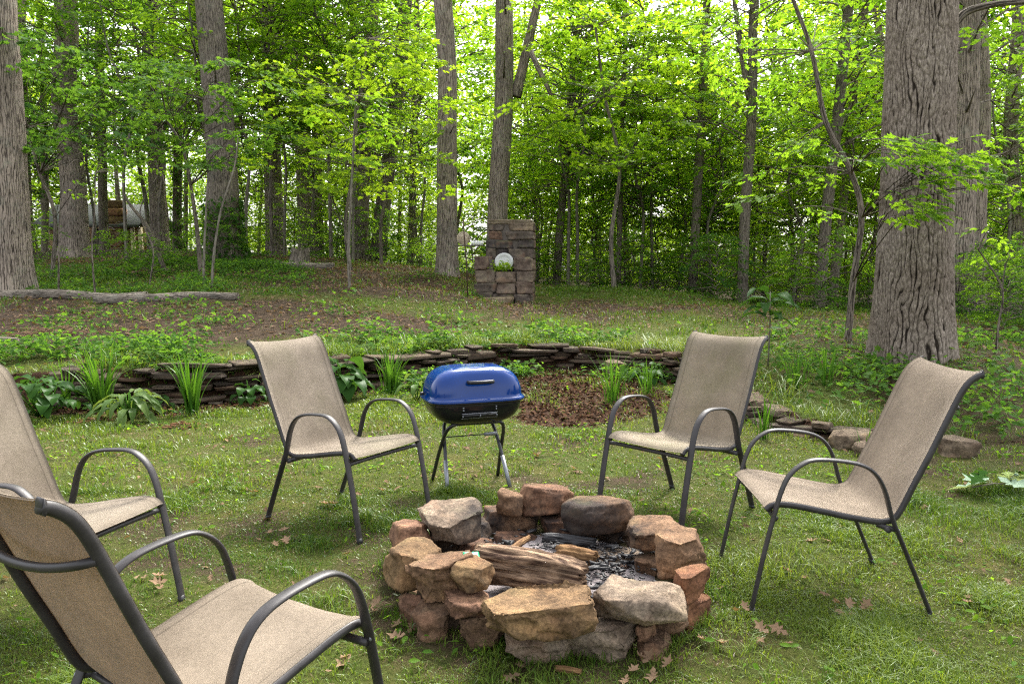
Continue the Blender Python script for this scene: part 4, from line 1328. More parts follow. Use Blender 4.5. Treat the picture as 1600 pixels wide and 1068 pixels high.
def trunk_mesh(name, pts, rad, mat, n=20, flare=0.35, lobes=5, seed=0, bumps=0.05, sub=10, fine=0.0):
    """tapered trunk, first point at local origin; uv = arc length, height"""
    q = catmull(pts, sub)
    L = np.concatenate([[0], np.cumsum(np.linalg.norm(np.diff(q, axis=0), axis=1))])
    tt = np.linspace(0, 1, len(rad))
    r = np.interp(L / L[-1], tt, rad)
    a = np.arange(n + 1) * 2 * PI / n + PI / 2     # seam at the back
    h = L[:, None]
    A = a[None]
    fl = flare * np.exp(-h / (rad[0] * 1.6)) * (1 + 0.45 * np.sin(A * lobes + seed) + 0.25 * np.sin(A * 3 + seed * 2))
    nz = (fbm(np.cos(A) * 1.5 + seed, np.sin(A) * 1.5 + 0 * h, h * 1.1 + 0 * A, seed=seed, octv=3) - 0.5) * 2 * bumps
    R = r[:, None] * (1 + fl + nz)
    if fine > 0:
        R = R + fine
    T = np.gradient(q, axis=0); T /= np.linalg.norm(T, axis=1, keepdims=True)
    X = np.cross(np.tile([0, 1.0, 0], (len(q), 1)), T); X /= np.linalg.norm(X, axis=1, keepdims=True)
    Y = np.cross(T, X)
    V = q[:, None] + X[:, None] * (R * np.cos(A))[..., None] + Y[:, None] * (R * np.sin(A))[..., None]
    m = len(q)
    i = np.arange(m - 1)[:, None] * (n + 1); j = np.arange(n)[None]
    F = np.stack([i + j, i + j + 1, i + n + 2 + j, i + n + 1 + j], -1).reshape(-1, 4)
    uv = np.stack([np.tile((a - PI / 2) * rad[0] * 0.9, (m, 1)), np.tile(h, (1, n + 1))], -1).reshape(-1, 2)
    return V.reshape(-1, 3), F, uv, A, h, R, q, X, Y


def make_trunk(name, parent, pts, rad, mat, **kw):
    V, F, uv, *_ = trunk_mesh(name, pts, rad, mat, **kw)
    return obj(name, mesh_from(name, V, F, [mat], uv=uv, shade=True), parent)


# crowns shared by many trees (leaf sizes and spreads in metres)
CROWN = {}
CROWN['under_a'] = crown_mesh('understory_crown', 11, M['leaf_mid'], 1.0, 6.6, 2.2, 100, 50, 0.125, LT_DIAMOND)
CROWN['under_b'] = crown_mesh('understory_crown', 12, M['leaf_bright'], 0.8, 6.4, 2.3, 100, 50, 0.125, LT_DIAMOND)
CROWN['under_c'] = crown_mesh('understory_crown', 13, M['leaf_mid'], 1.4, 7.0, 2.5, 100, 50, 0.135, LT_MAPLE, droop=.35)
CROWN['under_d'] = crown_mesh('understory_crown', 14, M['leaf_dark'], 0.5, 5.6, 2.0, 90, 50, 0.115, LT_DIAMOND)
CROWN['high_a'] = crown_mesh('high_crown', 15, M['leaf_bright'], 6.5, 17.0, 4.0, 70, 60, 0.17, LT_DIAMOND, spray_len=1.6)
CROWN['high_b'] = crown_mesh('high_crown', 16, M['leaf_mid'], 7.5, 18.0, 3.8, 70, 60, 0.17, LT_DIAMOND, spray_len=1.6)
CROWN['mid_a'] = crown_mesh('mid_crown', 21, M['leaf_mid'], 3.8, 10.5, 2.6, 80, 52, 0.14, LT_DIAMOND, spray_len=1.2)
CROWN['mid_b'] = crown_mesh('mid_crown', 22, M['leaf_bright'], 3.6, 10.0, 2.8, 80, 52, 0.14, LT_DIAMOND, spray_len=1.2)
CROWN['shrub'] = crown_mesh('shrub_crown', 17, M['leaf_dark'], 0.1, 1.5, 0.95, 46, 34, 0.085, LT_OVAL, spray_len=.5)
CROWN['shrub_b'] = crown_mesh('shrub_crown', 18, M['leaf_mid'], 0.1, 1.7, 0.9, 46, 34, 0.085, LT_OVAL, spray_len=.5)
UT_TRUNK = []
for i in range(5):
    r_ = random.Random(60 + i)
    pts = [(0, 0, -.15)] + [(r_.uniform(-.12, .12) * k, r_.uniform(-.12, .12) * k, 1.1 * k) for k in range(1, 7)]
    V, F, uv, *_ = trunk_mesh('t', pts, [.055, .05, .045, .038, .03, .018, .008], None, n=8, flare=.3, seed=i, sub=4)
    UT_TRUNK.append(mesh_from('slender_trunk', V, F, [M['bark_dark'] if i % 2 else M['bark_smooth']], uv=uv, shade=True))

# ------------------------------------------------------------------ the tall trees: u_base, v_base, u at the picture's top edge, trunk width in pixels, distance
TALL = [
    (8, 455, -6, 60, 13.2, 'bark', None, 'thick pale grey trunk cut by the left picture edge behind the fallen log'),
    (44, 400, 30, 15, 27, 'bark', None, 'narrow grey trunk just right of the thick trunk at the left edge'),
    (117, 390, 97, 34, 24, 'bark', 'high_b', 'stout pale trunk in front of the far cabin'),
    (163, 392, 155, 13, 30, 'bark_dark', 'high_b', 'thin dark trunk beside the cabin chimney'),
    (251, 392, 236, 23, 27, 'bark', 'high_a', 'medium grey trunk right of the cabin'),
    (277, 392, 273, 13, 33, 'bark_dark', 'mid_a', 'thin trunk wrapped in ivy right of the cabin'),
    (353, 412, 331, 42, 19, 'bark_dark', None, 'large dark furrowed trunk with ivy at its foot left of centre'),
    (431, 392, 419, 25, 25, 'bark', 'high_a', 'grey trunk half hidden by leaves right of the large dark trunk'),
    (480, 385, 466, 23, 28, 'bark', 'mid_a', 'left one of a close pair of grey trunks near the stump'),
    (496, 385, 495, 14, 30, 'bark_dark', 'high_b', 'thinner right one of a close pair of trunks near the stump'),
    (561, 402, 577, 22, 23, 'bark_dark', 'high_b', 'dark trunk leaning right behind the thin pale sapling'),
    (588, 400, 634, 22, 25, 'bark_dark', 'high_a', 'dark trunk leaning strongly right left of the fireplace'),
    (699, 430, 697, 29, 18.5, 'bark', None, 'straight grey brown trunk just left of the fireplace'),
    (774, 430, 792, 29, 20.5, 'bark', 'high_a', 'straight tall trunk rising directly behind the fireplace chimney'),
    (868, 440, 905, 12, 25, 'bark_dark', 'mid_b', 'thin leaning trunk half hidden by bright leaves right of the fireplace'),
    (965, 448, 972, 8, 24, 'bark_dark', 'mid_b', 'very thin dark trunk among bright leaves right of centre'),
    (1081, 458, 1107, 13, 22, 'bark_dark', 'mid_b', 'slim trunk leaning right before the bright gap in the woods'),
    (1160, 468, 1176, 15, 20, 'bark_dark', 'mid_a', 'slim forked trunk right of the bright gap in the woods'),
    (1279, 468, 1326, 16, 20, 'bark_dark', 'mid_a', 'dark leaning trunk left of the curved sapling'),
    (1298, 462, 1352, 13, 22.5, 'bark', 'mid_b', 'thinner leaning trunk just behind the dark leaning one'),
    (1494, 490, 1516, 36, 14.5, 'bark', 'mid_a', 'grey trunk directly right of the huge furrowed tree'),
    (1527, 500, 1536, 24, 17, 'bark', 'high_a', 'smaller grey trunk second to the right of the huge furrowed tree'),
    (1583, 478, 1592, 20, 20, 'bark', 'high_b', 'narrow pale trunk close to the right picture edge'),
    (70, 398, 66, 10, 32, 'bark_dark', 'mid_a', 'thin dark trunk left of the cabin'),
    (640, 425, 655, 10, 28, 'bark_dark', None, 'thin trunk in the shade left of the fireplace trunk'),
    (1390, 480, 1378, 12, 24, 'bark', 'mid_a', 'thin trunk showing left of the huge furrowed tree'),
]
tall_objs = []
for i, (ub, vb, ut, w, d, bk, cr, lab) in enumerate(TALL):
    b = at(ub, vb, d)
    zb = gz(b[0], d)
    tp = at(ut, 0, d)
    dirx = (tp[0] - b[0]) / (tp[2] - b[2])
    r0 = w / 2 * d / FPX
    r_ = random.Random(i)
    H = 19.0
    pts = [(0, 0, -.25)]
    for k in range(1, 9):
        h = H * k / 8
        pts.append((dirx * h + r_.uniform(-1, 1) * 0.035 * min(k, 3), r_.uniform(-1, 1) * .05 * k, h))
    t = thing('woodland_tree', lab, 'tree', (b[0], d, zb))
    make_trunk('trunk', t, pts, [r0 * 1.12, r0 * 1.06, r0, r0 * .93, r0 * .86, r0 * .75, r0 * .62, r0 * .45, r0 * .25], M[bk], n=24 if w > 20 else 14, flare=.42, seed=i, sub=14)
    tall_objs.append((t, dirx, r0))
    if cr:
        for part, me in zip(('crown', 'limbs'), CROWN[cr]):
            obj(part, me, t, (dirx * (10 if cr[0] == 'h' else 6.5), 0, r_.uniform(-.6, 1.0)), (0, 0, r_.uniform(0, 6.28)), r_.uniform(0.85, 1.1))
    # a few dead stubs and low limbs
    if w > 18:
        for k in range(3):
            mb = MB()
            h = r_.uniform(3, 7.5); a_ = r_.uniform(0, 6.28); L = r_.uniform(.4, 1.6)
            p0 = np.array([dirx * h, 0, h])
            p1 = p0 + np.array([math.cos(a_) * L * .5, math.sin(a_) * L * .5, L * .12])
            p2 = p0 + np.array([math.cos(a_) * L, math.sin(a_) * L, L * .35])
            tube(mb, [p0, p1, p2], [.035, .024, .008], None, 6, None, False)
            obj('dead_limb', mb.mesh('dead_limb', M['bark_dark']), t)
# the forking limb on the trunk behind the fireplace, and the fork of the slim tree
t, dx_, r0 = tall_objs[13]
mb = MB()
f0, f1, f2 = at(806, 150, 20.5), at(820, 90, 20.5), at(845, -20, 20.5)
o3 = np.array(t.location)
tube(mb, catmull(np.array([f0, f1, f2]) - o3 + np.array([0, .1, 0]), 6), np.linspace(.15, .10, 13), None, 10)
g0, g1 = at(826, 75, 20.3), at(862, 150, 19.6)
tube(mb, [g0 - o3, (g0 + g1) / 2 - o3, g1 - o3], [.075, .065, .05], None, 8)
obj('forked_limb', mb.mesh('forked_limb', M['bark']), t)
t, dx_, r0 = tall_objs[17]
mb = MB(); o3 = np.array(t.location)
tube(mb, catmull(np.array([at(1171, 155, 20), at(1160, 90, 20), at(1150, 20, 20), at(1140, -60, 20)]) - o3, 5), np.linspace(.09, .05, 16), None, 8)
obj('forked_limb', mb.mesh('forked_limb', M['bark_dark']), t)

# ------------------------------------------------------------------ the huge furrowed tree
BT = at(1424, 550, 8.25)
bt = thing('old_oak_tree', 'huge oak trunk with deeply furrowed plated bark at the right of the lawn', 'tree', (BT[0], BT[1], gz(BT[0], BT[1])))
tp = at(1441, 0, 8.25)
dx_ = (tp[0] - BT[0]) / (tp[2] - BT[2])
R0 = 0.345
pts = [(0, 0, -.3), (dx_ * .6, 0, .6), (dx_ * 1.6, 0, 1.6), (dx_ * 2.8, 0, 2.8), (dx_ * 4.2, .02, 4.2), (dx_ * 6, .05, 6.0), (dx_ * 9, .1, 9), (dx_ * 13, .2, 13), (dx_ * 17, .2, 17)]
q_pts = catmull(pts, 10)
NA = 420
V, F, uv, A, h, R, q, X, Y = trunk_mesh('trunk', np.array([np.array([np.interp(z, [p[2] for p in pts], [p[c] for p in pts]) for c in range(3)]) for z in np.concatenate([np.arange(-.3, 5.6, 0.16), np.arange(5.6, 17.1, 0.9)])]),
                                        [R0 * 1.06, R0, R0 * .955, R0 * .93, R0 * .90, R0 * .86, R0 * .8, R0 * .7, R0 * .5, R0 * .3], None, n=NA, flare=.26, lobes=6, seed=4, bumps=.035, sub=12)


def cell_edge(u, v, seed, per):
    """distance to the nearest cell border of a jittered grid (F2-F1), periodic in u with period per"""
    ui, vi = np.floor(u), np.floor(v)
    f1 = np.full(u.shape, 9.0); f2 = np.full(u.shape, 9.0)
    for a in (-1, 0, 1):
        for b in (-1, 0, 1):
            cu, cv = ui + a, vi + b
            cw = np.mod(cu, per)
            px = cu + 0.15 + 0.7 * hsh(cw, cv, np.zeros_like(cu), seed)
            py = cv + 0.1 + 0.8 * hsh(cw, cv, np.ones_like(cu), seed)
            d = np.hypot(u - px, v - py)
            f2 = np.where(d < f1, f1, np.minimum(f2, d)); f1 = np.minimum(f1, d)
    return f2 - f1


Am, Hm = np.broadcast_arrays((A - PI / 2) / (2 * PI), h)
wob = (fbm(np.cos(A) * 3 + 0 * h, np.sin(A) * 3 + 0 * h, h * 2.2 + 0 * A, seed=91, octv=3) - .5) * 1.3
cA, sA = np.cos(A) * R0 + 0 * h, np.sin(A) * R0 + 0 * h
NS = 44
warp = (fbm(cA * 5, sA * 5, Hm * 1.5, seed=90, octv=3) - .5) * 5.0 + (fbm(cA * 17, sA * 17, Hm * 5, seed=92, octv=3) - .5) * 1.5
su = Am * NS + warp
dv = .5 - np.abs(su - np.floor(su) - .5)
ci = np.mod(np.floor(su), NS)
rnd = hsh(ci, np.zeros_like(ci), np.zeros_like(ci), 17)
br = fbm(cA * 14, sA * 14, Hm * 4, seed=94, octv=3)
hv = Hm / (0.13 + .12 * rnd) + rnd * 9 + (fbm(cA * 20, sA * 20, Hm * 3, seed=97, octv=2) - .5) * 1.6
dh = .5 - np.abs(hv - np.floor(hv) - .5)
ed = np.minimum(smooth(0.0, .16, dv + (br - .5) * .42), .45 + .55 * smooth(0.0, .11, dh))
ed2 = dh
plate = ed
grain = fbm(Am * 260, Hm * 16, seed=95, octv=3) - .5
disp = (plate - .75) * 0.016 + grain * 0.015 + (rnd - .5) * 0.004
R2 = R + disp * np.interp(Hm, [0, 6, 17], [1.25, .95, .5])
Vb = q[:, None] + X[:, None] * (R2 * np.cos(A))[..., None] + Y[:, None] * (R2 * np.sin(A))[..., None]


def mat_oak():
    m, t, out = new_mat('bark_oak')
    k = NT(t)
    co = k.n('TexCoord').outputs['Object']
    pl = k.n('Attribute', attribute_name='plate').outputs['Fac']
    fine = k.noise(k.n('Mapping', {'Vector': co, 'Scale': (70, 70, 22)}).outputs[0], 1.0, 5, 0.7)
    big = k.noise(co, 1.7, 4, 0.6)
    c = k.mix(k.ramp(pl, [(0.05, (0, 0, 0)), (0.55, (1, 1, 1))]), (0.024, 0.018, 0.014), (0.172, 0.140, 0.114))
    c = k.mix(k.math('MULTIPLY', pl, k.ramp(fine, [(0.4, (0, 0, 0)), (0.72, (1, 1, 1))])), c, (0.34, 0.29, 0.245))
    c = k.mix(0.8, c, k.ramp(fine, [(0.25, (0.35, 0.35, 0.35)), (0.6, (1.15, 1.15, 1.15))]), 'MULTIPLY')
    c = k.mix(1.0, c, k.ramp(big, [(0.3, (0.72, 0.68, 0.64)), (0.7, (1.15, 1.15, 1.15))]), 'MULTIPLY')
    principled(k, out, c, 0.93, 0, fine, 0.010, 0.8, 0.12)
    return m


M['oak'] = mat_oak()
obj('trunk', mesh_from('oak_trunk', Vb.reshape(-1, 3), F, [M['oak']], uv=uv, shade=True, extra={'plate': plate.ravel()}), bt)
mb = MB()
o3 = np.array(bt.location)
tube(mb, catmull(np.array([at(1490, 42, 8.25), at(1512, 18, 8.2), at(1560, 6, 8.1), at(1620, 0, 8.0), at(1720, -30, 7.9)]) - o3, 6), np.linspace(.045, .02, 25), None, 8)
obj('limb', mb.mesh('limb', M['bark_dark']), bt)
for part, me in zip(('crown', 'limbs'), CROWN['high_b']):
    obj(part, me, bt, (dx_ * 12, 1.5, 6.0), (0, 0, 1.1), 1.0)

# ------------------------------------------------------------------ understory trees
ru = random.Random(17)


def under(x, y, kind, sc, label, group, tr=None, name='understory_tree', lift=0.0):
    t = thing(name, label, 'tree', (x, y, gz(x, y) - .05), ru.uniform(0, 6.28), group)
    sx = sc * ru.uniform(.9, 1.12)
    obj('trunk', UT_TRUNK[ru.randrange(5) if tr is None else tr], t, None, None, (sc, sc, (6.6 * sx + lift) / 6.6))
    for part, me in zip(('crown', 'limbs'), CROWN[kind]):
        obj(part, me, t, (0, 0, lift), (0, 0, ru.uniform(0, 6.28)), (sc * ru.uniform(.9, 1.15), sc * ru.uniform(.9, 1.15), sx))
    return t


ZONES = [  # u range, distance range, kinds, scale range, count, label, group
    (-160, 330, 20, 27, ('under_d', 'under_a', 'under_c'), (.75, 1.05), 9, 'slender deep green young tree in the thicket between the left edge and the ivy trunk', 'young trees in the left thicket'),
    (360, 690, 21, 28, ('under_a', 'under_b', 'under_c', 'under_b'), (.8, 1.1), 9, 'slender leafy young tree in the shade left of the fireplace', 'young trees left of the fireplace'),
    (800, 1100, 23, 30, ('under_b', 'under_b', 'under_a', 'under_c'), (.8, 1.15), 10, 'bright yellow green young tree in the woods just right of the fireplace', 'bright young trees right of the fireplace'),
    (1080, 1420, 21.5, 28, ('under_b', 'under_a', 'under_b'), (.75, 1.05), 11, 'leafy young tree in the woods between the bright gap and the huge oak', 'young trees left of the huge oak'),
    (1480, 1760, 18, 26, ('under_a', 'under_b', 'under_b'), (.7, 1.0), 8, 'leafy young tree in the woods right of the huge oak', 'young trees right of the huge oak'),
    (-200, 1750, 29, 40, ('under_b', 'under_b', 'under_c', 'under_b'), (1.15, 1.75), 30, 'tall leafy young tree deep in the woods behind the terrace', 'young trees deep in the woods'),
]
REFS = [(8, 'the thick left edge trunk'), (117, 'the stout cabin trunk'), (163, 'the thin trunk by the cabin chimney'), (251, 'the medium trunk right of the cabin'), (353, 'the large ivy footed trunk'),
        (431, 'the trunk right of the ivy one'), (488, 'the paired trunks'), (575, 'the two leaning dark trunks'), (699, 'the trunk left of the fireplace'), (775, 'the fireplace trunk'), (868, 'the thin leaning trunk'),
        (965, 'the very thin trunk'), (1085, 'the slim trunk at the gap'), (1162, 'the slim forked trunk'), (1285, 'the leaning pair'), (1425, 'the huge oak'), (1494, 'the trunk beside the oak'), (1585, 'the right edge trunk')]


def plan_labels(items):
    """items: (u, d, look); a label each that says next to which trunk and how far back"""
    keys = []
    for u, d, look in items:
        ru_, nm = min(REFS, key=lambda q: abs(q[0] - u))
        keys.append((look, 'left' if u < ru_ else 'right', nm))
    out = []
    for i, k in enumerate(keys):
        same = sorted(items[j][1] for j in range(len(items)) if keys[j] == k)
        p = same.index(items[i][1])
        pre = '' if len(same) == 1 else ('nearest ' if p == 0 else ('farthest ' if p == len(same) - 1 else 'middle '))
        out.append(f'{pre}{k[0]} standing back {k[1]} of {k[2]}')
    return out


tree_items = []
for (u0, u1, d0, d1, kinds, (s0, s1), n, lab, grp) in ZONES:
    for k in range(n):
        u = u0 + (u1 - u0) * (k + ru.random()) / n
        d = ru.uniform(d0, d1)
        kd = ru.choice(kinds)
        if d0 > 28 and 50 < u < 235:
            d = max(d, 44.0)                        # keep the view of the cabin open
        tree_items.append((u, d, ('tall ' if d0 > 28 else 'slender ') + {'under_a': 'green', 'under_b': 'yellow green', 'under_c': 'broad leaved', 'under_d': 'deep green'}[kd] + ' young tree', kd, ru.uniform(s0, s1), grp, ru.uniform(1.2, 2.8) if u < 680 or d0 > 28 else ru.uniform(1.0, 2.4)))
for (u0, u1, n) in ((770, 1420, 22), (380, 690, 9), (1480, 1740, 7)):          # low leafy saplings that close the view under the crowns
    for k in range(n):
        u = u0 + (u1 - u0) * (k + ru.random()) / n
        tree_items.append((u, ru.uniform(24, 33), 'small bushy yellow green sapling', 'under_b', ru.uniform(.48, .68), 'low saplings under the crowns', ru.uniform(-.3, .0)))
for (u, d, lk, kd, sc_, grp, lf_), lab in zip(tree_items, plan_labels([q[:3] for q in tree_items])):
    under((u - 800) / FPX * d, d, kd, sc_, lab, grp, lift=lf_)
# undergrowth shrubs along the wood's edge
shrub_items = []
for (u0, u1, d0, d1, n, lab, grp) in [(-100, 420, 15.5, 19, 5, 'low leafy shrub among the left trees behind the fallen log', 'shrubs behind the fallen log'),
                                      (430, 740, 21, 25, 8, 'low shrub in the shade behind the terrace left of the fireplace', 'shrubs left of the fireplace'),
                                      (800, 1130, 20.5, 25, 8, 'dark leafy shrub along the wood edge right of the fireplace', 'shrubs right of the fireplace'),
                                      (1100, 1400, 16.5, 23, 8, 'dark leafy shrub along the wood edge before the huge oak', 'shrubs left of the huge oak'),
                                      (1480, 1720, 11, 18, 11, 'leafy shrub in the wood right of the huge oak', 'shrubs right of the huge oak')]:
    for k in range(n):
        u = u0 + (u1 - u0) * (k + ru.random()) / n
        d = ru.uniform(d0, d1)
        kd, s = ru.choice(('shrub', 'shrub_b', 'shrub_b')), ru.uniform(.55, 1.15)
        shrub_items.append((u, d, ('low ' if s < .85 else 'tall ') + ('dark' if kd == 'shrub' else 'green') + ' leafy shrub', kd, s, grp))
for (u, d, lk, kd, s, grp), lab in zip(shrub_items, plan_labels([q[:3] for q in shrub_items])):
    x = (u - 800) / FPX * d
    t = thing('shrub', lab, 'shrub', (x, d, gz(x, d) - .05), ru.uniform(0, 6.28), grp)
    for part, me in zip(('foliage', 'stems'), CROWN[kd]):
        obj(part, me, t, None, None, (s, s, s * ru.uniform(.8, 1.2)))

# far wood: one mass of leaf clumps and thin trunks
rf = np.random.default_rng(99)
out = [[] for _ in range(6)]
for k in range(4200):
    d = rf.uniform(42, 68)
    x = rf.uniform(-1, 1) * d * 0.82
    hmax = 12 + 5 * vnoise(np.array([x * .12]), np.array([d * .1]), seed=8)[0] + (5 if x < 4 else -2)
    z = rf.random() ** 1.5 * hmax
    if vnoise(np.array([x * .22 + 9]), np.array([z * .3]), seed=14)[0] < 0.10 + 0.42 * z / hmax:
        continue
    s = spray(rf, np.array([x, d, z]), rf.uniform(0, 6.28), rf.uniform(1.6, 3.2), 60, .30, .8, .2, .2, float(np.clip(rf.normal(.55, .2), 0, 1)))
    for q_, w_ in zip(out, s):
        q_.append(w_)
for k in range(1700):
    d = rf.uniform(40, 50)
    x = rf.uniform(-.82, .82) * d
    z = rf.uniform(-.5, 8.5)
    s = spray(rf, np.array([x, d, z]), rf.uniform(0, 6.28), rf.uniform(1.4, 2.6), 48, .26, .8, .2, .25, float(np.clip(rf.normal(.6, .2), 0, 1)))
    for q_, w_ in zip(out, s):
        q_.append(w_)
P, ya, pi_, ro, sz, ti = [np.concatenate(q_) for q_ in out]
V, F, T = leaves(LT_DIAMOND, P, ya, pi_, ro, sz, ti)
tag(obj('far_wood', mesh_from('far_wood', V, F, [M['leaf_far']], tint=T)), 'sunlit mass of far woodland foliage closing the view', 'woodland', None, 'stuff')
mb = MB()
for k in range(70):
    d = rf.uniform(36, 60); x = rf.uniform(-1, 1) * d * .85
    zb = gz(x, d) - .2
    H = rf.uniform(10, 18); l = rf.normal(0, .04)
    tube(mb, [(x, d, zb), (x + l * H * .5 + rf.normal(0, .1), d, zb + H * .5), (x + l * H, d, zb + H)], [rf.uniform(.05, .16), .08, .03], None, 6, None, False)
tag(obj('far_trunks', mb.mesh('far_trunks', M['bark_dark'])), 'thin far trunks lost in the woodland background', 'woodland', None, 'stuff')

P_, rp0 = FERN
n_ = len(P_)
V, F, T = leaves(LT_OVAL, P_, rp0.uniform(0, 6.28, n_), rp0.normal(0, .5, n_), rp0.normal(0, .5, n_), rp0.uniform(.05, .09, n_), np.clip(rp0.normal(.6, .2, n_), 0, 1))
fp_ = at(787, 420, 15.05)
fpl = thing('hearth_plant', 'small bright green plant growing in the fireplace opening before the dish', 'plant', (fp_[0], 15.08, fp_[2] - .02))
obj('foliage', mesh_from('foliage', V, F, [M['leaf_bright']], tint=T), fpl)

# ------------------------------------------------------------------ saplings with stems of their own
def sapling(name, label, px, d, r0, mat, crown=None, cat='sapling'):
    """px: list of (u, v) along the stem from the foot up"""
    P = np.array([at(u, v, d) for u, v in px])
    P[0, 2] = gz(P[0, 0], P[0, 1]) - 0.05
    t = thing(name, label, cat, P[0])
    V, F, uv, *_ = trunk_mesh('stem', P - P[0], np.linspace(r0, r0 * .45, 6), None, n=10, flare=.25, seed=int(px[0][0]), sub=6)
    obj('stem', mesh_from('stem', V, F, [mat], uv=uv, shade=True), t)
    if crown:                                        # list of (u, v, d, yaw, length, leaves, leaf size)
        r = np.random.default_rng(int(px[0][0]))
        out = [[] for _ in range(6)]
        tw = MB()
        mat_l, tpl, sp = crown
        for (u, v, dd, yaw, L, n, lf) in sp:
            c = at(u, v, dd) - P[0]
            s = spray(r, c, yaw, L, n, lf, .7, .22, .10, float(np.clip(r.normal(.5, .15), 0, 1)))
            for q_, w_ in zip(out, s):
                q_.append(w_)
            near = (P - P[0])[np.argmin(np.linalg.norm(P - P[0] - c, axis=1) + (P - P[0])[:, 2] * .15)]
            end = c + np.array([math.cos(yaw) * L, math.sin(yaw) * L, -.2 * L])
            tube(tw, catmull([near, (near + c) / 2 + np.array([0, 0, .06]), c, end], 4), np.linspace(.009, .002, 13), None, 5, None, False)
        A_ = [np.concatenate(q_) for q_ in out]
        V, F, T = leaves(tpl, *A_)
        obj('crown', mesh_from('crown', V, F, [mat_l], tint=T), t)
        obj('limbs', tw.mesh('limbs', M['bark_dark']), t)
    return t


rs = random.Random(5)
sp = [(rs.uniform(1330, 1400), rs.uniform(215, 330), rs.uniform(6.6, 7.2), rs.uniform(-.7, .3), rs.uniform(.35, .6), 26, .13) for _ in range(10)]
sp += [(rs.uniform(1390, 1600), rs.uniform(215, 300), rs.uniform(6.6, 7.3), rs.uniform(-.6, .4), rs.uniform(.3, .55), 22, .13) for _ in range(10)]
sp += [(rs.uniform(1380, 1420), rs.uniform(290, 370), 6.9, rs.uniform(-.5, .9), .35, 15, .13) for _ in range(4)]
sp += [(rs.uniform(1080, 1330), rs.uniform(-30, 150), rs.uniform(9, 11), rs.uniform(-3, 3), rs.uniform(.6, 1.0), 34, .14) for _ in range(22)]
sp += [(rs.uniform(1200, 1340), rs.uniform(170, 330), rs.uniform(9, 10.5), rs.uniform(-3, 3), rs.uniform(.5, .8), 26, .13) for _ in range(12)]
sapling('curved_sapling', 'tall thin curved sapling with lobed leaves reaching across the huge oak', [(1324, 545), (1333, 440), (1346, 340), (1330, 270), (1290, 190), (1268, 80), (1236, -10), (1215, -90)], 9.3, .042, M['bark_dark'], (M['leaf_mid'], LT_OAK, sp))
sapling('thin_sapling', 'very thin pale straight sapling standing alone before the fireplace slope', [(546, 450), (545, 380), (549, 300), (553, 215), (556, 150)], 13.8, .030, M['bark_smooth'],
        (M['leaf_mid'], LT_MAPLE, [(rs.uniform(505, 610), rs.uniform(140, 260), rs.uniform(13.4, 14.2), rs.uniform(-3, 3), .6, 26, .13) for _ in range(12)]))
sapling('thin_sapling', 'thin pale upright stem just left of the large ivy trunk', [(318, 445), (319, 390), (322, 330), (324, 280)], 13.6, .026, M['bark_smooth'])
sapling('thin_sapling', 'thin pale stem leaning right across the large ivy trunk', [(331, 458), (334, 400), (345, 330), (366, 262), (372, 215)], 13.2, .024, M['bark_smooth'])
sp = [(rs.uniform(215, 420), rs.uniform(90, 260), rs.uniform(14, 17), rs.uniform(-3, 3), rs.uniform(.6, 1.0), 40, .12) for _ in range(46)]
sapling('spreading_sapling', 'dark branching understory tree spreading its sprays before the ivy trunk', [(314, 425), (308, 360), (298, 290), (285, 230), (262, 190)], 16.0, .05, M['bark_dark'], (M['leaf_dark'], LT_MAPLE, sp))
sp = [(rs.uniform(-20, 200), rs.uniform(40, 255), rs.uniform(13, 17), rs.uniform(-3, 3), rs.uniform(.6, 1.0), 36, .12) for _ in range(44)]
sapling('spreading_sapling', 'dark branching understory tree spreading its sprays beside the left edge trunk', [(80, 425), (86, 340), (62, 270), (40, 200), (10, 150)], 15.5, .045, M['bark_dark'], (M['leaf_dark'], LT_MAPLE, sp))
sapling('leaning_stem', 'dark bare stem leaning left in front of the trunk right of the cabin', [(258, 402), (235, 362), (205, 322), (192, 300)], 17.0, .055, M['bark_dark'])
sp = [(rs.uniform(420, 700), rs.uniform(60, 300), rs.uniform(15.5, 18), rs.uniform(-3, 3), rs.uniform(.6, 1.1), 38, .13) for _ in range(70)]
sapling('spreading_sapling', 'light green understory maple hanging its sprays between the paired trunks and the fireplace trunk', [(548, 430), (540, 350), (552, 260), (560, 160), (575, 60)], 17.0, .045, M['bark_dark'], (M['leaf_bright'], LT_MAPLE, sp))
sp = [(rs.uniform(830, 1060), rs.uniform(5, 275), rs.uniform(17, 20), rs.uniform(-3, 3), rs.uniform(.7, 1.2), 42, .14) for _ in range(95)]
sapling('spreading_sapling', 'bright yellow green maple spreading tiers of leaves right of the fireplace', [(960, 455), (955, 370), (968, 260), (945, 150), (930, 40)], 18.5, .06, M['bark_dark'], (M['leaf_bright'], LT_MAPLE, sp))
for (u, v, d, lab) in [(90, 440, 12.5, 'thin dark bare twig rising beside the left edge trunk'), (148, 440, 12.6, 'thin dark bare twig rising behind the fallen log'), (232, 440, 14, 'thin dark crooked twig left of the pale upright stem'),
                       (1555, 560, 8.6, 'thin dark stem rising at the right edge of the lawn'), (700 + 32, 460, 14.4, '')]:
    if lab:
        sapling('twig_sapling', lab, [(u, v), (u + rs.uniform(-8, 8), v - 50), (u + rs.uniform(-16, 16), v - 110), (u + rs.uniform(-30, 30), v - 170)], d, .016, M['bark_dark'],
                (M['leaf_mid'], LT_OVAL, [(u + rs.uniform(-40, 40), v - rs.uniform(140, 210), d, rs.uniform(-3, 3), .4, 14, .09) for _ in range(3)]))

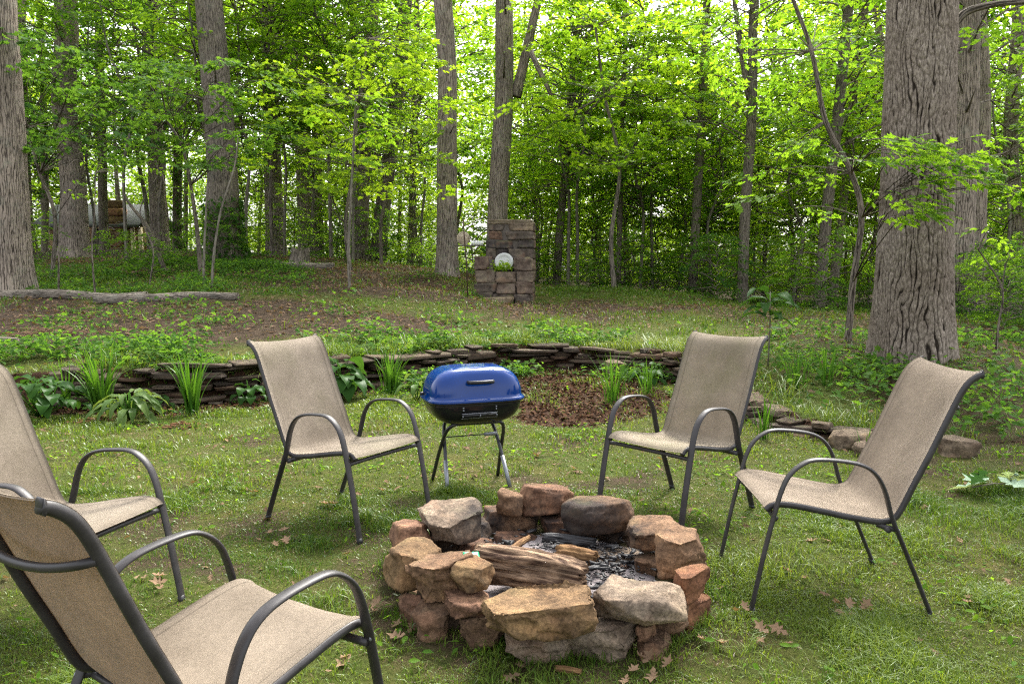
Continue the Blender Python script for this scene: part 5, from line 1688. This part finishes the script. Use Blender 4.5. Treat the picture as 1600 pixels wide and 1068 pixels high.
# ------------------------------------------------------------------ ivy on two trunks, fallen logs, stump
def ivy(tree_i, z1, n, seed):
    t, dx2, r0 = tall_objs[tree_i]
    r = np.random.default_rng(seed)
    z = r.random(n) ** 1.3 * z1
    a = r.uniform(0, 2 * PI, n)
    rr_ = r0 * (1.1 + .5 * np.exp(-z / (r0 * 2))) + r.uniform(.0, .10, n)
    P = np.c_[dx2 * z + rr_ * np.cos(a), rr_ * np.sin(a), z]
    V, F, T = leaves(LT_MAPLE, P, a + r.normal(0, .6, n), r.normal(.9, .35, n), r.normal(0, .4, n), r.uniform(.06, .12, n), np.clip(r.normal(.4, .2, n), 0, 1))
    o = obj('ivy', mesh_from('ivy', V, F, [M['leaf_dark']], tint=T), t)
    o['label'] = 'dark ivy climbing the foot of the trunk'


ivy(6, 1.6, 1100, 3)
ivy(5, 4.5, 900, 4)


def log_obj(name, px, d, r, label, mat='log'):
    P = []
    for u, v in px:
        p = at(u, v, d)
        P.append([p[0], p[1], gz(p[0], p[1]) + r * 0.5])
    P = np.array(P)
    V, F, uv, *_ = trunk_mesh('log', P - P[0] + np.array([0, 0, 1e-4]), np.linspace(r, r * .8, 5), None, n=20, flare=0, seed=3, bumps=.14, sub=10)
    m = 21
    c0, c1 = V[:20].mean(0), V[-21:-1].mean(0)
    V = np.vstack([V, c0, c1])
    N = len(V)
    F3 = np.array([[N - 2, j + 1, j] for j in range(20)] + [[N - 1, N - 2 - 21 + j, N - 2 - 21 + j + 1] for j in range(20)])
    uv = np.vstack([uv, uv[0], uv[-1]])
    return tag(obj(name, mesh_from(name, V, [F, F3], [M[mat]], uv=uv, shade=True), None, P[0]), label, 'log')


log_obj('fallen_log', [(-120, 480), (0, 474), (90, 470), (170, 466), (230, 464)], 12.4, .105, 'long pale fallen log lying across the left terrace')
log_obj('fallen_log', [(150, 478), (230, 468), (300, 460), (372, 450)], 12.15, .088, 'darker fallen log with a broken end overlapping the long pale log')
log_obj('fallen_log', [(408, 412), (450, 410), (490, 406), (522, 402)], 17.5, .10, 'short fallen log beside the stump at the top of the slope')
log_obj('fallen_branch', [(-60, 550), (-10, 546), (28, 540)], 9.0, .05, 'grey fallen branch at the left edge on the bank')
sp_ = at(468, 395, 18.6)
st = thing('tree_stump', 'dark rotten tree stump at the top of the slope behind the short log', 'stump', (sp_[0], 18.6, gz(sp_[0], 18.6)))
V, F, uv, *_ = trunk_mesh('stump', [(0, 0, -.1), (0, 0, .1), (.02, 0, .22), (.03, 0, .36)], [.22, .2, .19, .18], None, n=22, flare=.4, seed=8, bumps=.2, sub=5)
V[-23:, 2] += RNG.uniform(-.06, .10, 23)
V = np.vstack([V, V[-23:-1].mean(0) - np.array([0, 0, .06])])
F3 = np.array([[len(V) - 1, len(V) - 24 + j, len(V) - 23 + j] for j in range(22)])
obj('stump_wood', mesh_from('stump', V, [F, F3], [M['bark_dark']], uv=np.vstack([uv, uv[0]]), shade=True), st)

# ------------------------------------------------------------------ wood round on a small white rail, iron hook pole
wr_ = at(724, 372, 15.6)
mb = MB(); tube(mb, [(0, .05, 0), (0, 0, 0), (0, -.02, 0)], [.13, .135, .125], None, 24, (0, 0, 1))
wd = thing('wood_round', 'round pale sawn wood slice on a narrow shelf beside the trunk left of the fireplace', 'wood slice', wr_)
obj('slice', mb.mesh('slice', M['pale_wood']), wd)
mb = MB(); tube(mb, [(0, .052, 0), (0, .02, 0), (0, -.012, 0)], [.142, .146, .142], None, 24, (0, 0, 1), False); obj('bark_ring', mb.mesh('bark_ring', M['bark_smooth']), wd)
for rr_ in (.04, .08, .11):
    a_ = np.linspace(0, 2 * PI, 25)
    mb = MB(); tube(mb, np.c_[rr_ * np.cos(a_), np.full(25, -.022), rr_ * np.sin(a_)], .003, .003, 4, None, False); obj('growth_ring', mb.mesh('growth_ring', M['bark_smooth']), wd)
ra_ = at(735, 382, 15.65)
sh = thing('shelf_rail', 'narrow white slatted shelf running from the trunk to the fireplace chimney', 'shelf', ra_)
V1, F1 = BG[1]
mb = MB(); mb.add(V1 * np.array([.62, .10, .025]) + np.array([-.02, 0, -.02]), F1); obj('board', mb.mesh('board', M['bark_smooth'], False), sh)
for k in range(7):
    mb = MB(); mb.add(V1 * np.array([.030, .014, .085]) + np.array([.03 + k * .036, -.058, .03]), F1); obj('slat', mb.mesh('slat', M['white_paint'], False), sh)
hk = at(731, 458, 13.9)
hz0 = gz(hk[0], 13.9)
pole = thing('iron_pole', 'thin rusty iron pole standing left of the fireplace', 'pole', (hk[0], 13.9, hz0))
mb = MB(); tube(mb, [(0, 0, -.1), (-.02, 0, .6), (-.06, 0, 1.1), (-.075, 0, 1.4)], .011, .011, 8); obj('rod', mb.mesh('rod', M['rust']), pole)

# ------------------------------------------------------------------ strap leaved clumps, hostas and other border plants
def strap_mesh(seed, bend, w=.03, seg=6):
    r = np.random.default_rng(seed)
    t = np.linspace(0, 1, seg + 1)
    ang = PI / 2 - bend * t ** 1.6
    x = np.concatenate([[0], np.cumsum(np.cos(ang[:-1]) / seg)]); z = np.concatenate([[0], np.cumsum(np.sin(ang[:-1]) / seg)])
    wd_ = w * (0.7 + 0.6 * np.sin(PI * np.clip(t * .9 + .1, 0, 1))) * (1 - t ** 3)
    V = np.vstack([np.c_[x, wd_ / 2, z + wd_ * .15], np.c_[x, 0 * wd_, z - wd_ * .1], np.c_[x, -wd_ / 2, z + wd_ * .15]])
    k = seg + 1
    i = np.arange(seg)
    F = np.vstack([np.stack([i, i + 1, k + i + 1, k + i], -1), np.stack([k + i, k + i + 1, 2 * k + i + 1, 2 * k + i], -1)])
    return mesh_from('strap_leaf', V, F, [M['strap_leaf']], tint=np.tile(.35 + .4 * t, 3) * r.uniform(.8, 1.2), shade=True)


STRAP = [strap_mesh(i, b) for i, b in enumerate((.15, .35, .6, .9, 1.3, 1.7, 2.1))]
rp = random.Random(8)


def strap_clump(u, v, d, h, n, spread, label, thin=1.0):
    p = at(u, v, d)
    p[2] = gz(p[0], p[1])
    t = thing('daylily_clump', label, 'plant', p, 0, 'strap leaved clumps along the wall')
    for k in range(n):
        a = rp.uniform(0, 6.28); f = rp.random()
        rr2 = rp.uniform(0, .07) * spread
        L = h * rp.uniform(.65, 1.15)
        bi = min(6, max(0, int(rp.gauss(2.2 * spread, 1.5))))
        obj('leaf', STRAP[bi], t, (rr2 * math.cos(a), rr2 * math.sin(a), -.01), (rp.uniform(-.12, .12), rp.uniform(-.05, .22), a), (L, L * thin * rp.uniform(.8, 1.2), L))
    return t


strap_clump(160, 645, 7.05, .66, 46, 1.2, 'large daylily clump with arching leaves left of the wall, beside the broad leaved hosta')
strap_clump(106, 636, 7.2, .55, 12, .5, 'narrow upright daylily tuft between the hosta and the large clump')
strap_clump(300, 645, 6.95, .62, 44, .9, 'dense upright daylily clump in front of the wall left of the grill')
strap_clump(610, 612, 8.2, .55, 46, 1.3, 'broad arching daylily clump just behind the grill')
strap_clump(958, 632, 7.5, .52, 40, 1.5, 'arching grassy clump on the dark mulch behind the fire pit', .75)
strap_clump(1012, 612, 8.0, .42, 22, 1.4, 'small grassy clump partly behind the chair right of the mulch', .8)
strap_clump(1192, 690, 6.0, .40, 26, .8, 'upright strap leaved tuft behind the right chairs')
strap_clump(1352, 730, 5.5, .26, 12, 1.6, 'small drooping strap leaved tuft by the mossy stone')
strap_clump(1245, 600, 7.3, .45, 30, 1.2, 'long grassy clump on the bank left of the huge oak')
strap_clump(1290, 592, 7.5, .45, 26, 1.2, 'long grassy clump at the foot of the curved sapling')


def broad_mesh(name, mat, L=1.0, W=.62, lobed=False):
    t = np.linspace(0, 1, 8)
    w = W * np.sin(PI * t ** .75) ** .8 * (1 - .15 * t) * .5
    w[0] = .02; w[-1] = 0.004
    z = .18 * np.sin(PI * t * .9) - .22 * t ** 2
    V = np.vstack([np.c_[t, w, z + w * .25 + .02 * np.sin(t * 20)], np.c_[t, w * .5, z + w * .06], np.c_[t, 0 * w, z - .01], np.c_[t, -w * .5, z + w * .06], np.c_[t, -w, z + w * .25 + .02 * np.sin(t * 17)]])
    i = np.arange(7)
    F = np.vstack([np.stack([a * 8 + i, a * 8 + i + 1, (a + 1) * 8 + i + 1, (a + 1) * 8 + i], -1) for a in range(4)])
    tint = np.concatenate([np.full(8, .75), np.full(8, .45), np.full(8, .7), np.full(8, .45), np.full(8, .75)])
    return mesh_from(name, V, F, [mat], tint=tint, shade=True)


HOSTA = broad_mesh('hosta_leaf', M['hosta'], W=.82)
CREAM = broad_mesh('cream_leaf', M['cream_leaf'], W=.36)
BIGL = broad_mesh('big_leaf', M['hosta'], W=.5)
STEM_MB = MB(); tube(STEM_MB, [(0, 0, 0), (.03, 0, .5), (.1, 0, 1)], [.012, .01, .008], None, 6)
STEM = STEM_MB.mesh('petiole', M['strap_leaf'])


def rosette(name, u, v, d, n, h, leaf, mesh, label, r=.22, cat='plant', group=None):
    p = at(u, v, d); p[2] = gz(p[0], p[1])
    t = thing(name, label, cat, p, 0, group)
    for k in range(n):
        a = k * 2.4 + rp.uniform(-.3, .3)
        f = (k + .5) / n
        rad = r * math.sqrt(f) * rp.uniform(.75, 1.1)
        z = h * (1 - .65 * f) * rp.uniform(.8, 1.15)
        L = leaf * rp.uniform(.75, 1.2)
        lf = obj('leaf', mesh, t, (rad * math.cos(a), rad * math.sin(a), z), (rp.uniform(-.25, .25), .1 + .5 * f + rp.uniform(-.15, .2), a + rp.uniform(-.3, .3)), L)
        if k % 2 == 0:
            st_ = obj('stalk', STEM, t)
            v_ = Vector((rad * math.cos(a), rad * math.sin(a), z))
            st_.rotation_euler = v_.to_track_quat('Z', 'X').to_euler(); st_.scale = (.5, .5, v_.length)
    return t


rosette('hosta_plant', 66, 655, 6.75, 60, .34, .155, HOSTA, 'large broad leaved hosta beside the left chair back', .34)
rosette('hosta_plant', 532, 622, 7.9, 26, .40, .24, HOSTA, 'tall broad leaved hosta between the left chair and the daylilies', .2)
rosette('hosta_plant', 652, 628, 7.7, 14, .26, .18, CREAM, 'small pale edged hosta at the left of the blue grill', .16)
rosette('hosta_plant', 203, 655, 6.7, 40, .24, .20, CREAM, 'cream edged hosta at the lawn edge below the large daylily clump', .22)
rosette('hosta_plant', 390, 622, 7.5, 16, .22, .11, HOSTA, 'small leafy plant at the wall foot behind the left chair', .14)
rosette('hosta_plant', 1010, 600, 8.8, 14, .24, .14, HOSTA, 'small leafy plant at the wall foot behind the mulch', .16)
rosette('hosta_plant', 245, 622, 7.3, 18, .14, .08, HOSTA, 'low small leaved plant at the wall foot beside the upright daylilies', .2)
# large leaved seedling on the slope behind the right chairs
bs = thing('bigleaf_seedling', 'slender seedling with very large flat leaves behind the right chairs', 'sapling', (0, 0, 0))
b_ = at(1200, 565, 8.3); b_[2] = gz(b_[0], b_[1]); bs.location = b_
H_ = at(1198, 455, 8.3)[2] - b_[2]
mb = MB(); tube(mb, [(0, 0, -.05), (.01, 0, H_ * .5), (0, 0, H_)], [.010, .008, .005], None, 8); obj('stem', mb.mesh('stem', M['bark_smooth']), bs)
for k in range(13):
    a = k * 2.4; z = H_ * (.62 + .4 * k / 13)
    obj('leaf', BIGL, bs, (.03 * math.cos(a), .03 * math.sin(a), z), (rp.uniform(-.2, .2), rp.uniform(-.05, .3), a), rp.uniform(.22, .34))
# fallen pale backed leaves on the right lawn
OAK_V, OAK_F = LT_OAK


def lobed_leaf_mesh(name, mat, curl, seed):
    r = np.random.default_rng(seed)
    V = OAK_V.copy()
    V[:, 1] *= 1.25
    V[:, 2] += curl * (V[:, 0] - .4) ** 2 + .5 * curl * np.abs(V[:, 1]) + r.normal(0, .02, len(V))
    return mesh_from(name, V, OAK_F, [mat], tint=np.full(len(V), r.uniform(.3, .8)), shade=True)


PALE = [lobed_leaf_mesh('pale_leaf', M['pale_leaf'], c, i) for i, c in enumerate((.15, .3, .45))]
pb = on_lawn(1552, 770)
br = thing('leafy_twig', 'fallen twig with large pale backed lobed leaves on the lawn at the right edge', 'twig', (pb[0], pb[1], gz(pb[0], pb[1]) + .02))
mb = MB(); tube(mb, [(-.12, .02, .02), (0, 0, .05), (.16, .05, .03)], [.005, .004, .003], None, 6); obj('stem', mb.mesh('stem', M['bark_smooth']), br)
for k, (x_, y_, a_, s_, g_) in enumerate([(-.05, 0, 2.7, .22, 0), (-.02, .02, 3.4, .20, 0), (.02, 0, -1.0, .19, 0), (.05, .02, .4, .22, 0), (.1, .04, .9, .2, 0), (.03, .03, 1.7, .2, 1), (.06, .0, -.3, .2, 0), (-.06, -.01, -2.6, .17, 1), (.1, .03, -.6, .18, 1)]):
    lf = obj('leaf', PALE[k % 3], br, (x_, y_, .06 + .01 * k), (rp.uniform(-.3, .3), rp.uniform(-.1, .4), a_), s_)
    if g_:
        lf.data = lobed_leaf_mesh('green_leaf', M['hosta'], .2, 50 + k)

# single dry leaves that stand out on the lawn
DEAD = [lobed_leaf_mesh('dry_leaf', M['dead_leaf'], c, 20 + i) for i, c in enumerate((.5, .8, 1.1, -.4))]
DL = [(1330, 975), (1312, 958), (1298, 940), (1345, 962), (1245, 905), (1160, 968), (820, 1046), (1012, 1042), (1030, 1048), (985, 1052), (500, 765), (525, 790), (395, 770), (430, 830), (440, 852), (470, 838), (250, 915), (238, 900), (590, 955), (622, 985), (632, 995),
      (330, 1040), (560, 1030), (1230, 1010), (1420, 1020), (1280, 850), (1510, 850), (1450, 700 + 90), (840, 712), (880, 690), (610, 770), (590, 800), (720, 700), (900, 735), (1190, 1000), (1120, 1010), (1500, 940), (1340, 812), (360, 690), (300, 760)]
for (u, v) in DL:
    p = on_lawn(u, v)
    for k in range(2):
        x_, y_ = p[0] + rp.uniform(-.03, .03), p[1] + rp.uniform(-.03, .03)
        o = obj('dry_leaf', rp.choice(DEAD), None, (x_, y_, gz(x_, y_) + .018), (rp.uniform(-.5, .5), rp.uniform(-.4, .4), rp.uniform(0, 6.28)), rp.uniform(.04, .08))
        tag(o, 'curled tan dry oak leaf lying in the short lawn grass', 'leaf', 'dry leaves scattered on the lawn')

# heaps of orange wood shavings by the border, pale cut stalks on the bank
for i, (u, v, n, s, lab) in enumerate([(282, 668, 60, .10, 'small heap of orange wood chips on the lawn edge'), (148, 660, 60, .12, 'orange wood chips beside the cream edged hosta'), (385, 636, 90, .18, 'patch of orange wood chips at the wall foot behind the left chair')]):
    p = on_lawn(u, v)
    mb = MB()
    for k in range(n):
        V = (V1 + np.random.default_rng(k).normal(0, .1, V1.shape)) * np.array([.035, .012, .005]) * rp.uniform(.6, 1.4)
        a = rp.uniform(0, 6.28); c, s2 = math.cos(a), math.sin(a)
        V = V @ np.array([[c, s2, 0], [-s2, c, 0], [0, 0, 1]])
        x_, y_ = rp.gauss(0, s), rp.gauss(0, s * .7)
        mb.add(V + np.array([p[0] + x_, p[1] + y_, gz(p[0] + x_, p[1] + y_) + .012 + .03 * max(0, 1 - math.hypot(x_, y_) / s) * rp.random()]), F1, rp.uniform(.55, 1.0))
    tag(obj('wood_chips', mb.mesh('wood_chips', M['mulch'], False)), lab, 'wood chips', None, 'stuff')

rst = random.Random(44)
for (u, v, n_, lab) in [(58, 522, 46, 'heap of pale dry cut stalks on the bank at the left'), (100, 518, 30, 'smaller heap of dry stalks right of the larger one on the bank')]:
    p = at(u, v, 9.4); p[2] = gz(p[0], p[1])
    mb = MB()
    for k in range(n_):
        a, L = rst.uniform(0, 6.28), rst.uniform(.10, .26)
        x_, y_ = rst.gauss(0, .11), rst.gauss(0, .08)
        z_ = .02 + .10 * math.exp(-(x_ / .14) ** 2) * rst.random()
        e_ = np.array([math.cos(a) * L, math.sin(a) * L, rst.uniform(-.05, .10)])
        c_ = p + np.array([x_, y_, z_])
        tube(mb, [c_ - e_ / 2, c_ + np.array([0, 0, .01]), c_ + e_ / 2], .0045, .0025, 5, None, False, rst.uniform(.55, 1))
    tag(obj('dry_stalks', mb.mesh('dry_stalks', M['dead_leaf'])), lab, 'stalks', None, 'stuff')

# ------------------------------------------------------------------ grass, litter, low cover
def scatter(n, x0, x1, y0, y1, seed, dens=None, margin=1.0):
    r = np.random.default_rng(seed)
    x = r.uniform(x0, x1, n); y = np.sqrt(r.uniform(0, 1, n) * (y1 ** 2 - y0 ** 2) + y0 ** 2)
    k = in_view(x, y, margin)
    if dens is not None:
        k &= r.random(n) < dens(x, y)
    return x[k], y[k], r


def blades(name, x, y, r, h, w, lean, tint_f, mat, label, cat='grass'):
    n = len(x)
    z = ground_z(x, y)
    a = r.uniform(0, 2 * PI, n)
    H = h(x, y) * r.uniform(.45, 1.3, n)
    le = lean * H * r.uniform(.1, 1.4, n)
    W = w(x, y) * r.uniform(.7, 1.3, n)
    dx, dy = np.cos(a), np.sin(a)
    a2 = a + PI / 2 + r.normal(0, .6, n)
    px, py = np.cos(a2), np.sin(a2)
    B = np.c_[x, y, z - .004]
    mid = B + np.c_[dx * le * .35, dy * le * .35, H * .6]
    tip = B + np.c_[dx * le, dy * le, H * np.clip(1 - .25 * le / H, .3, 1)]
    side = np.c_[px, py, np.zeros(n)] * W[:, None] / 2
    V = np.stack([B - side, B + side, mid + side * .8, mid - side * .8, tip], 1).reshape(-1, 3)
    o = np.arange(n) * 5
    F4 = np.stack([o, o + 1, o + 2, o + 3], -1); F3 = np.stack([o + 3, o + 2, o + 4], -1)
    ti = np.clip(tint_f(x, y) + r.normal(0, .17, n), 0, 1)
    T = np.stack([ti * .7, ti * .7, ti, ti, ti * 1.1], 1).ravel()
    ob = obj(name, mesh_from(name, V, [F4, F3], [mat], tint=T))
    return tag(ob, label, cat, None, 'stuff')


def lawn_d(x, y):
    sd, _ = wall_sd(x, y)
    cl = fbm(x * 2.3, y * 2.3, seed=51, octv=4)
    d = (0.25 + 0.95 * smooth(.36, .62, cl)) * (1 - .8 * mulch_mask(x, y)) * (1 - .55 * dirt_mask(x, y)) * (sd < .05)
    return d * (np.hypot(x - PIT[0], y - PIT[1]) > .64)


def tint_lawn(x, y):
    return .02 + .8 * fbm(x * .9 + 5, y * .9, seed=61, octv=4) + .25 * (hsh(np.floor(x * 997), np.floor(y * 991), np.zeros_like(x), 3) > .86)


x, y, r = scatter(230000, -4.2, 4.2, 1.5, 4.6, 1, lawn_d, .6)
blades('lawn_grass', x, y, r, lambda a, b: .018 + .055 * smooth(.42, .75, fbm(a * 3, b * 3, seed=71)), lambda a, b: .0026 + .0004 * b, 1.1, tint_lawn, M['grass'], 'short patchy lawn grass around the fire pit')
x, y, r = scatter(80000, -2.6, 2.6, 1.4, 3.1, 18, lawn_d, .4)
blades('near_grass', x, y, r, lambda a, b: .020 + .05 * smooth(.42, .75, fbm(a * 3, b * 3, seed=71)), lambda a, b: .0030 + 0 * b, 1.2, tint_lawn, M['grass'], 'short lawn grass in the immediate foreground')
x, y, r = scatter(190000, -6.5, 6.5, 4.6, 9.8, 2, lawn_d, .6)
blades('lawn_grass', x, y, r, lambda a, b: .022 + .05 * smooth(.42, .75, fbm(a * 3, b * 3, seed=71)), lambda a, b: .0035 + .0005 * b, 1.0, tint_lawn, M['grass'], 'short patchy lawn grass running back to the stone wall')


x, y, r = scatter(60000, -4.6, 4.6, 1.5, 6.5, 9, lambda a, b: (.25 + .75 * smooth(.42, .62, fbm(a * 2.6, b * 2.6, seed=66))) * (wall_sd(a, b)[0] < 0) * (np.hypot(a - PIT[0], b - PIT[1]) > .66), .5)
blades('dry_thatch', x, y, r, lambda a, b: .014 + 0 * a, lambda a, b: .0016 + .0004 * b, 3.2, lambda a, b: .62 + 0 * a, M['dead_leaf'], 'dry straw coloured thatch lying in the lawn')


def slope_d(x, y):
    sd, _ = wall_sd(x, y)
    cl = fbm(x * 1.6, y * 1.6, seed=52, octv=4)
    return (0.15 + smooth(.36, .6, cl)) * (1 - .8 * dirt_mask(x, y)) * (sd > .1) * (1 - .7 * smooth(18, 24, y))


x, y, r = scatter(190000, -15, 15, 5.6, 24, 3, slope_d, .8)
blades('slope_grass', x, y, r, lambda a, b: .04 + .07 * smooth(.45, .75, fbm(a * 2, b * 2, seed=72)) + .002 * b, lambda a, b: .005 + .0006 * b, 1.0, lambda a, b: .22 + .6 * fbm(a * .7, b * .7, seed=62), M['grass'], 'dry and green grass on the terrace slope')
# long grass hanging over the top of the wall, tufts at stone feet
def lip_d(x, y):
    sd, _ = wall_sd(x, y)
    return (sd > .05) * (sd < .45) * (.15 + 1.1 * smooth(.4, .65, fbm(x * 2.2, y * 2.2, seed=53)))
x, y, r = scatter(110000, -6.5, 5, 5.8, 10.8, 4, lip_d, .6)
blades('bank_grass', x, y, r, lambda a, b: .07 + .20 * smooth(.35, .7, fbm(a * 2, b * 2, seed=73)), lambda a, b: .006 + 0 * b, 1.7, lambda a, b: .3 + .7 * fbm(a * 1.1, b * 1.1, seed=63), M['grass'], 'long drooping grass along the top of the stone wall')
rr3 = np.random.default_rng(6)
a_ = rr3.uniform(0, 2 * PI, 3500); q_ = rr3.uniform(.66, .80, 3500)
x, y = PIT[0] + q_ * np.cos(a_), PIT[1] + q_ * np.sin(a_)
k_ = fbm(x * 4, y * 4, seed=54) > .45
blades('pit_edge_grass', x[k_], y[k_], rr3, lambda a, b: .06 + 0 * a, lambda a, b: .0035 + 0 * b, .9, lambda a, b: .30 + 0 * a, M['grass'], 'unmown grass tufts growing against the fire pit stones')


def leaf_stuff(name, x, y, r, tpl, size, up, pitch, tint, mat, label, cat, droll=.4, flat=False):
    n = len(x)
    z = ground_z(x, y) + up(x, y, r)
    s = size * r.uniform(.55, 1.35, n)
    V, F, T = leaves(tpl, np.c_[x, y, z], r.uniform(0, 6.28, n), r.normal(pitch, .35, n), r.normal(0, droll, n), s, np.clip(tint + r.normal(0, .2, n), 0, 1))
    return tag(obj(name, mesh_from(name, V, F, [mat], tint=T)), label, cat, None, 'stuff')


# litter of dead leaves
x, y, r = scatter(2600, -4.5, 4.5, 1.8, 8, 11, lambda a, b: .25 + .75 * smooth(.5, .7, fbm(a * 1.7, b * 1.7, seed=55)), .5)
leaf_stuff('leaf_litter', x, y, r, LT_OAK, .045, lambda a, b, r: r.uniform(.004, .02, len(a)), .05, .55, M['dead_leaf'], 'scraps of dead leaves sunk in the lawn', 'leaf litter')
x, y, r = scatter(60000, -14, 14, 6.5, 24, 12, lambda a, b: (.14 + .9 * dirt_mask(a, b)) * (wall_sd(a, b)[0] > .3), .8)
leaf_stuff('slope_litter', x, y, r, LT_OAK, .075, lambda a, b, r: r.uniform(.005, .03, len(a)), .05, .5, M['dead_leaf'], 'brown leaf litter covering the terrace slope', 'leaf litter')
x, y, r = scatter(45000, -5, 5, 5.5, 10.5, 13, lambda a, b: mulch_mask(a, b), .6)
leaf_stuff('bark_mulch', x, y, r, LT_DIAMOND, .045, lambda a, b, r: r.uniform(.002, .025, len(a)), .0, .25, M['mulch'], 'dark and orange bark mulch in the border before the wall', 'mulch', .6)
# twigs on the slope are litter too; low green cover on the bank and under the trees
def cover_d(x, y):
    sd, _ = wall_sd(x, y)
    n = fbm(x * 1.3, y * 1.3, seed=56, octv=4)
    bank = (sd > .06) * smooth(1.5, .5, sd) * smooth(2.2, .6, x) * smooth(.32, .54, n)
    logs = smooth(-.24, -.33, x / y) * smooth(12.0, 13.2, y) * smooth(25, 19, y) * smooth(.38, .54, n)
    oak = np.exp(-(np.hypot(x - BT[0] + .5, y - BT[1] + .4) / 1.0) ** 2) * .6 * (sd > .05)
    right = smooth(2.6, 3.4, x) * (sd > .05) * smooth(.42, .60, n) * .35
    edge = smooth(16.5, 19, y) * smooth(.38, .55, n) * .6 * np.maximum(smooth(.05, .16, x / y), smooth(20.5, 22.5, y))
    slope = smooth(.54, .68, n) * .10 * (sd > .3)
    foot = (sd < -.05) * (sd > -.55) * smooth(.46, .62, fbm(x * 1.9, y * 1.9, seed=67)) * .8 * (x < 2.4)
    bank = np.maximum(bank, foot)
    return np.clip(np.maximum.reduce([bank, logs, oak, right, edge, slope]), 0, 1)
def multi(parts):
    X, Y = [], []
    for (n, x0, x1, y0, y1, sd_, f) in parts:
        x, y, r = scatter(n, x0, x1, y0, y1, sd_, f, .8)
        X.append(x); Y.append(y)
    return np.concatenate(X), np.concatenate(Y), np.random.default_rng(777)
x, y, r = multi([(80000, -6.5, 2.6, 7, 11.8, 14, cover_d), (56000, -9.5, -.5, 11.2, 20, 24, cover_d), (30000, 2.4, 7, 5, 11, 34, cover_d), (40000, -16, 16, 15, 26, 44, cover_d)])
leaf_stuff('ground_cover', x, y, r, LT_OVAL, .066, lambda a, b, r: (.02 + .24 * smooth(.42, .75, fbm(a * 1.1, b * 1.1, seed=57))) * r.uniform(.15, 1, len(a)), .25, .42, M['leaf_dark'], 'low dark green leafy ground cover on the bank and under the trees', 'ground cover')
f_ = lambda a, b: cover_d(a, b) * smooth(.42, .6, fbm(a * 2.1, b * 2.1, seed=58))
x, y, r = multi([(18000, -6.5, 2.6, 7, 11.8, 15, f_), (16000, -9.5, -.5, 11.2, 20, 25, f_), (14000, 2.4, 7, 5, 11, 35, f_), (14000, -16, 16, 15, 26, 45, f_)])
leaf_stuff('bright_cover', x, y, r, LT_MAPLE, .072, lambda a, b, r: (.04 + .30 * fbm(a * 1.4, b * 1.4, seed=59)) * r.uniform(.3, 1, len(a)), .25, .55, M['leaf_dark'], 'lighter green seedlings standing in the ground cover', 'ground cover')
# clover and small weeds in the lawn
x, y, r = scatter(24000, -5, 5, 1.9, 8.5, 16, lambda a, b: smooth(.52, .68, fbm(a * 2.2, b * 2.2, seed=64)) * (wall_sd(a, b)[0] < 0) * (np.hypot(a - PIT[0], b - PIT[1]) > .7) * (1 - .7 * mulch_mask(a, b)), .6)
leaf_stuff('lawn_weeds', x, y, r, LT_OVAL, .034, lambda a, b, r: r.uniform(.01, .045, len(a)), .1, .5, M['leaf_mid'], 'small clover and weed leaves in the lawn', 'weeds')
